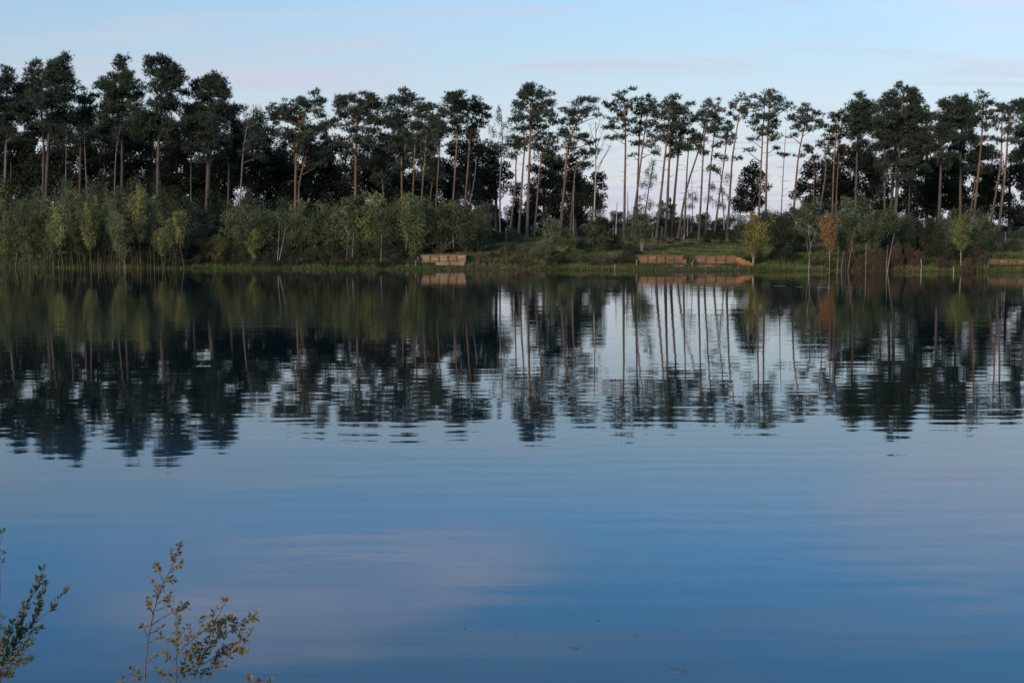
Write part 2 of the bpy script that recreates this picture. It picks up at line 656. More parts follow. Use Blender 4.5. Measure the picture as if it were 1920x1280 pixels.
def trunk_path(path_px, Y):
    P = np.array([at(x, y, Y) for x, y in path_px])
    zg = float(ground_z(P[0, 0], Y)) - 0.15
    d = P[0] - P[1]
    if P[0, 2] > zg:
        k = (P[0, 2] - zg) / max(1e-3, -d[2])
        b = P[0] + np.array([d[0] * k * 0.8, 0, -(P[0, 2] - zg)])
        P = np.vstack([b, P])
    else:
        P[0, 2] = zg
    # resample and give the stem slight natural wander
    seg = np.linalg.norm(np.diff(P, axis=0), axis=1)
    u = np.concatenate([[0], np.cumsum(seg)])
    n = max(6, int(u[-1] / 1.3))
    t = np.linspace(0, u[-1], n)
    Q = np.stack([np.interp(t, u, P[:, i]) for i in range(3)], 1)
    if len(P) > 2:
        K = Q.copy()
        K[1:-1] = (Q[:-2] + 2 * Q[1:-1] + Q[2:]) / 4
        Q = K
    Q[:, 2] = np.maximum.accumulate(Q[:, 2] + np.arange(n) * 1e-4)
    return Q


GROW = {'scots': 1.34, 'black': 1.26, 'birch': 1.2, 'oak': 1.2}


def make_tree(name, label, cat, path_px, lobes_px, Y, r0, kind, color, bark, group=None, seed=0, dens=1.0, stubs=8):
    rng = np.random.default_rng(seed * 7919 + abs(int(path_px[0][0])) * 31 + int(Y))
    P = trunk_path(path_px, Y)
    base = P[0].copy()
    base[2] += 0.15
    wood, crown = MB(), MB()
    H = P[-1, 2] - P[0, 2]
    u = np.linspace(0, 1, len(P))
    wob = np.cumsum(rng.normal(0, 0.03, (len(P), 2)), 0) * 0.5
    wob -= wob[0]
    Q = P.copy()
    Q[:, :2] += wob * np.array([0.7, 1.5])
    rad = r0 * (1 - 0.62 * u) * (1 + 0.35 * np.exp(-u * H / 0.5))
    rad[-1] *= 0.45
    tube(wood, Q - base, rad, 8)
    pxm = Y / F_PX
    for cx, cy, rx, ry in lobes_px:
        c = at(cx, cy, Y)
        rx, rz = rx * pxm * GROW[kind], ry * pxm * GROW[kind]
        rd = max(rx, 0.7 * rz) * rng.uniform(0.75, 1.0)
        tz = np.interp(c[2], Q[:, 2], np.arange(len(Q)))
        ref = path_at_z(Q, c[2])
        c[1] = ref[1] + rng.uniform(-0.75, 0.75) * rd
        hd = np.linalg.norm((c - ref)[:2])
        za = np.clip(c[2] - 0.25 - hd * rng.uniform(0.25, 0.7), P[0, 2] + 0.35 * H, P[-1, 2] - 0.05)
        a = path_at_z(Q, za)
        r_l = np.clip(0.035 + 0.022 * hd, 0.03, r0 * 0.5)
        mid = (a + c) / 2 + np.array([0, 0, rng.uniform(-0.25, 0.1) * hd * 0.3]) + rng.normal(0, 0.06, 3) * hd
        cc = c - np.array([0, 0, rz * 0.35])
        t = np.linspace(0, 1, 5)[:, None]
        limb = (1 - t) ** 2 * a + 2 * t * (1 - t) * mid + t ** 2 * cc
        tube(wood, limb - base, np.linspace(r_l, r_l * 0.4, 5), 5)
        area = rx * rz
        if kind == 'scots':
            rc0, flat, kk, ntf = 0.55, 0.52, 8.0, 20
        elif kind == 'black':
            rc0, flat, kk, ntf = 0.62, 0.64, 8.0, 22
        elif kind == 'birch':
            rc0, flat, kk, ntf = 0.55, 1.0, 4.5, 36
        else:
            rc0, flat, kk, ntf = 0.70, 0.8, 5.0, 80
        nc = max(3, int(kk * area * dens + 1.5))
        cl = ball(rng, nc, 0.45) * np.array([rx, rd, rz])
        cl[:, 2] *= 0.92
        for q in cl + c:
            rc = min(rc0 * rng.uniform(0.7, 1.25), max(0.28, 0.8 * rx), max(0.35, 1.25 * rz))
            tw = [cc + (q - cc) * 0.05, (cc + q) / 2 + rng.normal(0, 0.08, 3), q]
            tube(wood, np.array(tw) - base, [0.028, 0.02, 0.008], 4)
            n = max(6, int(ntf * (rc / 0.55) ** 2 * rng.uniform(0.75, 1.2)))
            ct = np.clip(rng.normal(0.5, 0.17), 0.05, 0.95)
            if kind in ('scots', 'black'):
                o = ball(rng, n, 0.55) * np.array([rc, rc, rc * flat])
                out = unit(o + np.array([0, 0, 0.25]))
                o = o * np.where(rng.random(n) < 0.16, rng.uniform(1.2, 1.7, n), 1.0)[:, None]      # stray sprays past the clump
                nb = 6
                p = np.repeat(q + o, nb, 0)
                d = unit(np.repeat(out, nb, 0) * 0.55 + np.array([0, 0, 0.38 if kind == 'black' else 0.25]) + rng.normal(0, 0.55, (n * nb, 3)))
                L_ = rng.uniform(0.24, 0.46, n * nb) * (1.12 if kind == 'black' else 1.0)
                W_ = rng.uniform(0.055, 0.090, n * nb)
                tint = np.clip(np.repeat(ct + rng.normal(0, 0.1, n), nb), 0, 1)
                blades(crown, p - base, d, L_, W_, rng, tint)
            elif kind == 'birch':
                o = ball(rng, n, 0.5) * np.array([rc, rc, rc * 1.0])
                nb = 4      # hanging strings of small leaves
                p = np.repeat(q + o, nb, 0)
                p[:, 2] -= np.tile(np.arange(nb) * 0.13, n)
                p += rng.normal(0, 0.04, p.shape)
                d = unit(rng.normal(0, 0.5, p.shape) + np.array([0, 0, -0.6]))
                leaves(crown, p - base, d, rng.uniform(0.08, 0.14, len(p)), rng.uniform(0.06, 0.10, len(p)), rng,
                       np.clip(np.repeat(ct + rng.normal(0, 0.12, n), nb), 0, 1))
            else:
                o = ball(rng, n, 0.35) * np.array([rc, rc, rc * flat])
                p = q + o
                d = unit(o + rng.normal(0, 0.5, o.shape) * rc)
                leaves(crown, p - base, d, rng.uniform(0.16, 0.30, n), rng.uniform(0.12, 0.22, n), rng,
                       np.clip(ct + rng.normal(0, 0.12, n), 0, 1))
    for k in range(stubs):       # dead lower branch stubs
        za = P[0, 2] + H * rng.uniform(0.38, 0.72)
        a = path_at_z(Q, za)
        ang = rng.uniform(0, 2 * math.pi)
        ln = rng.uniform(0.4, 1.3)
        e = a + np.array([math.cos(ang) * ln, math.sin(ang) * ln, rng.uniform(-0.25, 0.35)])
        tube(wood, np.array([a, (a + e) / 2 + rng.normal(0, 0.05, 3), e]) - base, [0.025, 0.018, 0.006], 4)
    root = thing(name, base, label, cat, group)
    wood.build('trunk', bark, root, smooth=True)
    if crown.n:
        crown.build('crown', NEEDLE if kind in ('scots', 'black') else LEAF, root, color)
    return root


SC = (0.078, 0.098, 0.068)      # Scots pine needles, blue-green
BK = (0.064, 0.086, 0.056)      # darker long-needled pines
RU = (0.085, 0.052, 0.038)      # rusty dying needles
OAK = (0.040, 0.050, 0.030)
BIR = (0.062, 0.078, 0.034)
GPINE = None

# label, stem points (base first), crown lobes (cx, cy, rx, ry), depth, base radius, kind
PINES = [
    ('dark pine at the far end of the wood beyond the forked white birch stem', [(10, 345), (12, 240), (14, 140)], [(8, 148, 17, 20), (-2, 180, 28, 22), (14, 212, 22, 18), (-10, 240, 30, 22)], 152, .22, 'black'),
    ('dense dark pine with slim stem behind the orange-stemmed pine', [(81, 335), (82, 270), (70, 130)], [(70, 132, 15, 14), (52, 160, 24, 20), (76, 180, 30, 22), (48, 210, 32, 22), (78, 235, 28, 18), (40, 182, 16, 14)], 154, .2, 'black'),
    ('tall tufted pine on an orange stem with two crown tips', [(86, 357), (92, 245), (112, 112)], [(118, 113, 14, 11), (98, 125, 15, 14), (114, 135, 20, 14), (108, 155, 28, 16), (124, 172, 20, 14), (100, 190, 34, 18), (114, 215, 30, 18), (92, 235, 24, 14)], 149, .22, 'black'),
    ('lower round-headed pine tucked beside the tufted two-tipped pine', [(150, 350), (152, 260), (156, 178)], [(158, 180, 18, 14), (162, 203, 20, 16), (148, 228, 24, 16), (165, 248, 18, 14)], 153, .18, 'scots'),
    ('pine with spiky top and one long bough reaching sideways', [(228, 352), (228, 240), (229, 122)], [(229, 122, 12, 13), (222, 146, 20, 10), (186, 155, 16, 6), (204, 166, 18, 8), (246, 158, 20, 10), (232, 178, 36, 11), (210, 200, 30, 12), (250, 200, 22, 12), (228, 222, 40, 14), (206, 244, 30, 14), (246, 246, 28, 14)], 151, .22, 'black'),
    ('tallest dark pine with layered boughs on a straight grey trunk', [(296, 374), (297, 262), (304, 116)], [(300, 114, 20, 9), (318, 124, 16, 9), (282, 122, 10, 12), (305, 140, 28, 11), (340, 152, 14, 7), (322, 160, 16, 8), (292, 163, 26, 11), (342, 174, 13, 6), (318, 184, 20, 8), (298, 196, 32, 13), (284, 222, 34, 14), (314, 240, 34, 16), (280, 252, 26, 14)], 148, .26, 'black'),
    ('broad dome-topped dark pine on a thick grey trunk', [(389, 382), (391, 290), (394, 150)], [(393, 149, 17, 10), (380, 160, 16, 10), (408, 162, 16, 10), (420, 178, 12, 8), (394, 178, 30, 14), (384, 200, 28, 14), (408, 208, 26, 14), (390, 235, 36, 18), (404, 262, 32, 16), (380, 280, 26, 14)], 150, .34, 'black'),
    ('thin pale-stemmed pine squeezed between two big dark pines', [(358, 374), (359, 272), (362, 200)], [(362, 210, 14, 16), (356, 236, 18, 18), (366, 258, 16, 12)], 155, .14, 'black'),
    ('dark pine half hidden behind the feathery pale birch', [(428, 385), (430, 290), (436, 206)], [(440, 206, 15, 9), (428, 222, 20, 12), (446, 242, 18, 14), (432, 270, 22, 16), (450, 290, 18, 14)], 156, .18, 'black'),
    ('spreading pine with bare forks and a knobbly raised tip', [(554, 386), (555, 276), (568, 222), (584, 182)], [(590, 174, 7, 8), (592, 194, 16, 8), (568, 196, 16, 10), (544, 200, 18, 11), (522, 206, 14, 9), (516, 226, 12, 9), (552, 222, 28, 10), (598, 216, 12, 8), (578, 238, 26, 9), (534, 250, 20, 9), (606, 240, 14, 8), (560, 262, 26, 9), (620, 232, 12, 6)], 150, .2, 'scots'),
    ('crooked pine whose bent stem leans out of the spreading pine', [(560, 384), (558, 345), (573, 295), (588, 235)], [(606, 264, 16, 9), (574, 278, 22, 10), (596, 290, 18, 9)], 152, .15, 'scots'),
    ('wide mushroom-crowned pine with dark forking limbs', [(667, 335), (668, 259), (672, 195)], [(668, 183, 32, 8), (640, 196, 13, 11), (652, 190, 16, 10), (700, 186, 13, 10), (690, 196, 18, 9), (708, 206, 9, 12), (664, 208, 28, 9), (636, 220, 10, 8), (694, 226, 20, 9), (652, 244, 24, 7), (706, 246, 12, 7), (646, 266, 20, 8), (690, 262, 16, 7)], 151, .22, 'scots'),
    ('dark pine with pointed tuft, next along from the mushroom-crowned pine', [(754, 370), (754, 223), (760, 180)], [(763, 178, 10, 9), (748, 188, 18, 9), (728, 196, 13, 11), (766, 198, 10, 9), (746, 212, 26, 10), (724, 226, 14, 9), (768, 226, 12, 8), (748, 242, 20, 9), (726, 258, 16, 8), (764, 264, 14, 8), (742, 280, 18, 8), (764, 292, 12, 7)], 152, .17, 'scots'),
    ('small shaded pine beneath the pointed-tuft pine', [(720, 382), (717, 330), (714, 275)], [(714, 280, 20, 10), (700, 300, 20, 12), (728, 308, 18, 12), (712, 328, 24, 12)], 156, .14, 'scots'),
    ('skinny pine topped by a tall narrow plume', [(774, 378), (778, 273), (788, 190)], [(791, 186, 5, 8), (786, 204, 8, 9), (792, 220, 12, 8), (778, 236, 14, 7), (788, 254, 12, 6)], 150, .13, 'scots'),
    ('slender dark pine with flat tiers beside the narrow plume', [(790, 380), (800, 253), (806, 204)], [(806, 203, 12, 7), (800, 218, 16, 7), (812, 234, 12, 7), (798, 250, 14, 6), (792, 270, 12, 5), (806, 288, 10, 5)], 149, .14, 'scots'),
    ('thin stem pine with small ragged head before the open sky slit', [(818, 379), (825, 270), (826, 208)], [(823, 205, 11, 8), (830, 220, 8, 7), (816, 232, 10, 6), (826, 248, 8, 5)], 148, .11, 'scots'),
    ('short pine with drooping dark tufts below the tiered pine', [(806, 380), (815, 300), (812, 245)], [(812, 262, 12, 6), (816, 284, 9, 5), (802, 306, 12, 6), (816, 322, 10, 5)], 153, .11, 'scots'),
    ('pale-needled pine on a long leaning stem beside the first timber platform', [(846, 430), (858, 253), (857, 184)], [(858, 180, 12, 7), (848, 190, 12, 7), (866, 196, 10, 7), (856, 206, 14, 6), (844, 216, 10, 6), (862, 224, 12, 6), (850, 236, 12, 5)], 147, .15, 'scots'),
    ('round-headed pine with grey stem touching the pale-needled pine', [(873, 364), (882, 238), (890, 192)], [(890, 188, 14, 6), (878, 198, 15, 8), (904, 200, 13, 9), (888, 210, 22, 8), (912, 216, 8, 7), (876, 222, 12, 6), (902, 230, 14, 6), (886, 238, 12, 5)], 150, .14, 'scots'),
    ('tallest pine of the middle stand, bushy dome on an orange trunk', [(988, 450), (994, 244), (998, 172)], [(998, 165, 18, 7), (984, 176, 15, 9), (1014, 176, 14, 9), (1000, 186, 26, 9), (974, 198, 13, 9), (1026, 194, 10, 7), (996, 204, 32, 10), (1028, 212, 16, 7), (968, 218, 13, 8), (1002, 224, 32, 10), (1038, 228, 10, 6), (974, 238, 16, 8), (1008, 242, 24, 8)], 148, .2, 'scots'),
    ('orange-stemmed pine with low crown under the tallest middle pine', [(973, 435), (981, 297), (988, 245)], [(978, 258, 20, 8), (962, 270, 14, 7), (990, 276, 14, 7)], 150, .17, 'scots'),
    ('dark crooked leaning stem behind the tallest middle pine', [(961, 392), (969, 330), (964, 302), (974, 268)], [(972, 272, 10, 6), (960, 290, 9, 5)], 153, .15, 'scots'),
    ('short-crowned pine with bright orange upper stem leaning towards its taller neighbour', [(1002, 438), (1012, 315), (1020, 262)], [(1020, 258, 18, 8), (1036, 270, 16, 8), (1010, 278, 16, 7), (1034, 290, 16, 7)], 149, .15, 'scots'),
    ('windswept pine with umbrella boughs stretched to one side', [(1051, 438), (1061, 318), (1063, 285), (1072, 252), (1084, 222), (1100, 200)], [(1106, 189, 15, 6), (1088, 194, 13, 6), (1114, 203, 12, 5), (1068, 210, 16, 7), (1090, 212, 14, 6), (1056, 226, 14, 7), (1078, 230, 16, 6), (1120, 218, 7, 4), (1062, 248, 20, 7), (1082, 258, 18, 7), (1104, 268, 14, 6), (1116, 284, 10, 6), (1066, 272, 16, 7)], 149, .2, 'scots'),
    ('dark low-crowned pine behind the windswept umbrella pine', [(1072, 392), (1076, 340), (1080, 296)], [(1082, 292, 20, 8), (1066, 304, 18, 8), (1094, 310, 14, 7)], 154, .14, 'scots'),
    ('lone slender pine standing by the open gap in the wood', [(1170, 450), (1174, 229), (1170, 178)], [(1174, 171, 14, 4.5), (1160, 178, 9, 4), (1176, 186, 15, 5), (1158, 192, 10, 4), (1140, 196, 10, 5), (1150, 204, 12, 5), (1180, 200, 10, 6), (1168, 214, 14, 5), (1182, 226, 10, 5), (1154, 226, 14, 5), (1142, 238, 11, 5), (1166, 240, 12, 5), (1184, 246, 10, 5), (1154, 256, 13, 6)], 148, .17, 'scots'),
    ('straight dark pine with tiered tufts next to the lone slender pine', [(1193, 398), (1199, 229), (1208, 190)], [(1210, 188, 7, 6), (1204, 200, 9, 6), (1200, 216, 9, 7), (1206, 232, 9, 6), (1196, 250, 9, 5), (1194, 268, 12, 5), (1188, 292, 8, 3.5)], 151, .16, 'scots'),
    ('pine with crooked lower stem crossing its straight dark neighbour', [(1185, 430), (1197, 345), (1209, 250), (1216, 198)], [(1220, 195, 10, 7), (1214, 208, 13, 7), (1226, 220, 9, 7), (1216, 236, 14, 7), (1224, 254, 12, 6), (1214, 270, 12, 6), (1226, 286, 10, 5)], 149, .15, 'scots'),
    ('leaning orange pine at the edge of the bushy trio behind the platforms', [(1230, 453), (1251, 260), (1258, 192)], [(1258, 187, 12, 6), (1246, 198, 11, 7), (1262, 204, 14, 8), (1248, 220, 15, 8), (1238, 238, 11, 7), (1256, 240, 16, 9), (1244, 262, 12, 7)], 148, .17, 'scots'),
    ('upright dark trunk pine at the heart of the bushy trio', [(1248, 453), (1256, 280), (1264, 205)], [(1272, 197, 14, 6), (1268, 212, 17, 9), (1274, 236, 18, 11), (1260, 260, 18, 10), (1276, 272, 16, 8)], 150, .19, 'scots'),
    ('dark leaning pine with ragged top completing the bushy trio', [(1258, 451), (1273, 277), (1284, 208)], [(1292, 197, 8, 4.5), (1284, 208, 12, 7), (1294, 226, 9, 8), (1286, 246, 14, 9), (1298, 264, 10, 8), (1282, 276, 14, 7), (1266, 288, 14, 6)], 151, .18, 'scots'),
    ('pale straight pine stem with little foliage behind the platform gap', [(1282, 453), (1289, 288), (1294, 250)], [(1300, 262, 10, 6), (1288, 280, 10, 5)], 149, .14, 'scots'),
    ('pine whose stem bends sharply away halfway up', [(1270, 453), (1286, 354), (1310, 283), (1319, 253), (1324, 210)], [(1328, 196, 9, 6), (1317, 206, 12, 6), (1312, 222, 10, 6), (1320, 240, 11, 7), (1312, 260, 12, 7), (1304, 280, 12, 5)], 150, .15, 'scots'),
    ('straight clean-stemmed pine under a narrow ragged head', [(1311, 430), (1322, 235), (1331, 196)], [(1333, 196, 6, 7), (1330, 212, 9, 6), (1322, 228, 9, 6), (1334, 244, 9, 6), (1320, 286, 10, 5)], 148, .14, 'scots'),
    ('narrow spire-topped pine in the thin stand', [(1323, 429), (1335, 282), (1347, 192)], [(1347, 190, 4, 6), (1346, 204, 8, 6), (1340, 218, 10, 6), (1350, 230, 9, 6), (1340, 244, 11, 6), (1350, 258, 8, 5), (1338, 274, 9, 5)], 149, .13, 'scots'),
    ('lower thin-crowned pine with airy lower sprays', [(1341, 426), (1362, 271), (1367, 234)], [(1366, 232, 10, 6), (1356, 244, 10, 6), (1370, 256, 9, 6), (1360, 268, 9, 5), (1350, 296, 9, 5), (1342, 318, 9, 5)], 150, .13, 'scots'),
    ('pine with snaking upper stem and flat tufted top', [(1365, 420), (1372, 312), (1375, 280), (1384, 232), (1388, 194)], [(1394, 186, 11, 5), (1372, 195, 9, 5), (1402, 196, 7, 6), (1386, 204, 13, 5), (1400, 212, 8, 5), (1374, 214, 9, 4), (1390, 222, 12, 4), (1382, 298, 9, 4)], 148, .15, 'scots'),
    ('orange pine with loose crown, paired with a straighter twin', [(1423, 396), (1429, 259), (1434, 195)], [(1426, 186, 12, 6), (1418, 200, 11, 7), (1426, 218, 13, 7), (1414, 232, 13, 6), (1426, 248, 13, 6), (1410, 262, 9, 5), (1402, 282, 8, 4)], 149, .14, 'scots'),
    ('straight orange pine twin holding one tuft out on a long bough', [(1435, 411), (1438, 268), (1442, 182)], [(1442, 178, 13, 6), (1456, 190, 10, 7), (1440, 196, 16, 6), (1454, 208, 12, 6), (1440, 220, 15, 6), (1458, 230, 9, 6), (1442, 240, 15, 6), (1454, 252, 11, 5), (1440, 262, 12, 5), (1479, 198, 8, 8), (1454, 278, 6, 4)], 147, .16, 'scots'),
    ('spindly nearly bare pine pole with one small low tuft', [(1465, 394), (1468, 330), (1472, 262), (1474, 238)], [(1464, 290, 6, 3), (1475, 291, 5, 3)], 150, .07, 'scots'),
    ('dark-topped pine on a leaning orange stem near the leafy dark tree', [(1488, 405), (1497, 288), (1508, 241), (1515, 206)], [(1516, 203, 11, 5), (1506, 212, 13, 6), (1530, 216, 10, 6), (1490, 222, 11, 6), (1516, 226, 20, 6), (1536, 234, 8, 6), (1500, 238, 14, 5), (1520, 244, 12, 5), (1484, 254, 7, 5), (1512, 276, 9, 5), (1500, 292, 10, 4)], 148, .15, 'scots'),
    ('thin twisting pine in front of the leafy dark tree', [(1540, 382), (1551, 312), (1545, 271), (1548, 240)], [(1548, 242, 6, 6), (1552, 256, 7, 5), (1540, 270, 11, 5), (1556, 276, 9, 5), (1546, 290, 8, 4)], 150, .12, 'scots'),
    ('small sparse pine stem beneath the dark-topped leaning pine', [(1525, 380), (1527, 306), (1522, 276)], [(1515, 282, 10, 5), (1527, 296, 10, 5)], 152, .1, 'scots'),
    ('pale-stemmed pine with a partly rusty crown', [(1561, 390), (1565, 288), (1574, 218)], [(1580, 211, 9, 5), (1566, 218, 9, 6), (1576, 228, 11, 6), (1566, 246, 11, 6)], 149, .14, 'scots'),
    ('dying pine with rust-brown needles beside the leafy dark tree', [(1568, 378), (1573, 271), (1577, 236)], [(1574, 240, 12, 6), (1582, 254, 10, 6), (1566, 266, 12, 6), (1578, 278, 9, 5)], 151, .12, 'scots'),
    ('dense domed pine rising in front of the black leafy tree', [(1605, 374), (1609, 244), (1613, 186)], [(1613, 185, 12, 7), (1601, 196, 12, 8), (1622, 198, 14, 8), (1640, 208, 7, 8), (1610, 210, 20, 9), (1594, 222, 10, 7), (1630, 222, 16, 9), (1606, 234, 20, 8), (1640, 240, 12, 8), (1618, 250, 20, 8), (1596, 258, 12, 5)], 149, .18, 'black'),
    ('slim pine at the edge of the thick cluster of grey trunks', [(1659, 398), (1659, 268), (1662, 205)], [(1656, 204, 9, 8), (1662, 220, 14, 9), (1650, 236, 12, 8), (1662, 254, 16, 9), (1652, 274, 14, 8), (1662, 296, 16, 10), (1652, 312, 12, 7)], 147, .16, 'black'),
    ('leaning grey-trunked pine in the thick cluster', [(1669, 402), (1676, 321), (1684, 190)], [(1670, 182, 11, 8), (1658, 190, 8, 7), (1678, 198, 16, 10), (1690, 216, 18, 11), (1672, 228, 18, 10), (1690, 246, 22, 12), (1674, 268, 22, 12), (1690, 292, 24, 12)], 149, .22, 'black'),
    ('tallest thick-trunked pine of the right-hand cluster with spiky top', [(1679, 400), (1685, 306), (1694, 168)], [(1685, 164, 7, 7), (1700, 172, 10, 7), (1712, 172, 8, 9), (1700, 186, 18, 9), (1716, 196, 12, 9), (1706, 212, 20, 11), (1724, 226, 14, 10), (1708, 238, 24, 12), (1728, 256, 14, 10), (1704, 268, 26, 13), (1722, 288, 20, 11), (1704, 308, 22, 10)], 148, .25, 'black'),
    ('thin stem pine behind the thick cluster of grey trunks', [(1704, 396), (1706, 330), (1712, 262)], [(1726, 250, 14, 10), (1736, 272, 12, 10), (1716, 300, 16, 11), (1722, 322, 14, 9)], 151, .13, 'black'),
    ('dark shaggy pine on a straight pinkish-grey trunk', [(1760, 447), (1764, 312), (1772, 200)], [(1774, 200, 11, 7), (1764, 214, 13, 9), (1780, 222, 14, 9), (1768, 240, 20, 11), (1784, 256, 18, 11), (1766, 272, 20, 11), (1774, 296, 20, 12)], 146, .2, 'black'),
    ('broad shaggy pine on a dark straight trunk', [(1800, 429), (1802, 276), (1806, 186)], [(1806, 185, 14, 7), (1794, 196, 12, 8), (1818, 202, 12, 9), (1804, 214, 20, 10), (1820, 228, 14, 9), (1798, 236, 20, 11), (1814, 256, 20, 11), (1796, 272, 18, 10), (1812, 292, 18, 10)], 149, .19, 'black'),
    ('tufted pine on a leaning orange stem beside the broad shaggy pine', [(1825, 417), (1841, 253), (1845, 178)], [(1845, 178, 9, 7), (1856, 192, 11, 5), (1838, 196, 10, 7), (1848, 208, 16, 7), (1862, 218, 10, 5), (1838, 224, 14, 7), (1850, 240, 14, 7), (1836, 258, 13, 7)], 148, .16, 'scots'),
    ('leaning grey pine with its crown buried among its neighbours', [(1817, 414), (1828, 345), (1838, 280)], [(1842, 282, 16, 9), (1834, 302, 15, 9)], 151, .15, 'black'),
    ('forked pine with bright orange bent stem at the end of the fence', [(1872, 442), (1888, 306), (1890, 259), (1900, 192)], [(1902, 192, 9, 7), (1894, 206, 12, 8), (1910, 212, 9, 9), (1898, 226, 14, 7), (1912, 240, 8, 6), (1888, 248, 10, 6), (1904, 264, 12, 6)], 146, .17, 'scots'),
    ('slanting orange-stemmed pine with thin crown by the fence end', [(1857, 420), (1878, 312), (1880, 196)], [(1878, 194, 8, 7), (1882, 210, 10, 7), (1874, 226, 9, 6), (1884, 242, 10, 6), (1876, 262, 10, 6)], 148, .15, 'scots'),
    ('dark pine closing the row past the forked orange pine', [(1932, 440), (1928, 300), (1924, 196)], [(1922, 200, 12, 9), (1930, 222, 16, 10), (1918, 250, 14, 9), (1928, 278, 16, 10)], 150, .17, 'black'),
]
prng = np.random.default_rng(17)
for i, (lab, path, lobes, Y, r0, kind) in enumerate(PINES):
    if kind == 'black' or path[0][0] < 850:          # fuller crowns: smaller boughs filling in between and hanging below
        xs_, ys_ = [l[0] for l in lobes], [l[1] for l in lobes]
        lobes = list(lobes)
        for q in range(len(ys_) // 2 + 2):
            a_, b_ = prng.integers(len(xs_)), prng.integers(len(xs_))
            lobes.append(((xs_[a_] + xs_[b_]) / 2 + prng.uniform(-8, 8), (ys_[a_] + ys_[b_]) / 2 + prng.uniform(-4, 10), prng.uniform(10, 16), prng.uniform(6, 9)))
        lobes.append((np.mean(xs_) + prng.uniform(-14, 14), max(ys_) + prng.uniform(8, 24), prng.uniform(9, 15), prng.uniform(5, 8)))
    col = RU if 'rust-brown' in lab else (SC if kind == 'scots' else BK)
    if 'partly rusty' in lab:
        col = (0.055, 0.055, 0.032)
    if 'pale-needled' in lab or 'lone slender' in lab:
        col = (0.050, 0.068, 0.042)
    make_tree('pine_tree', lab, 'pine tree', path, lobes, Y, r0, kind, col,
              BARK_SCOTS if kind == 'scots' else BARK_BLACK, 'tall pines along the far bank', seed=i)

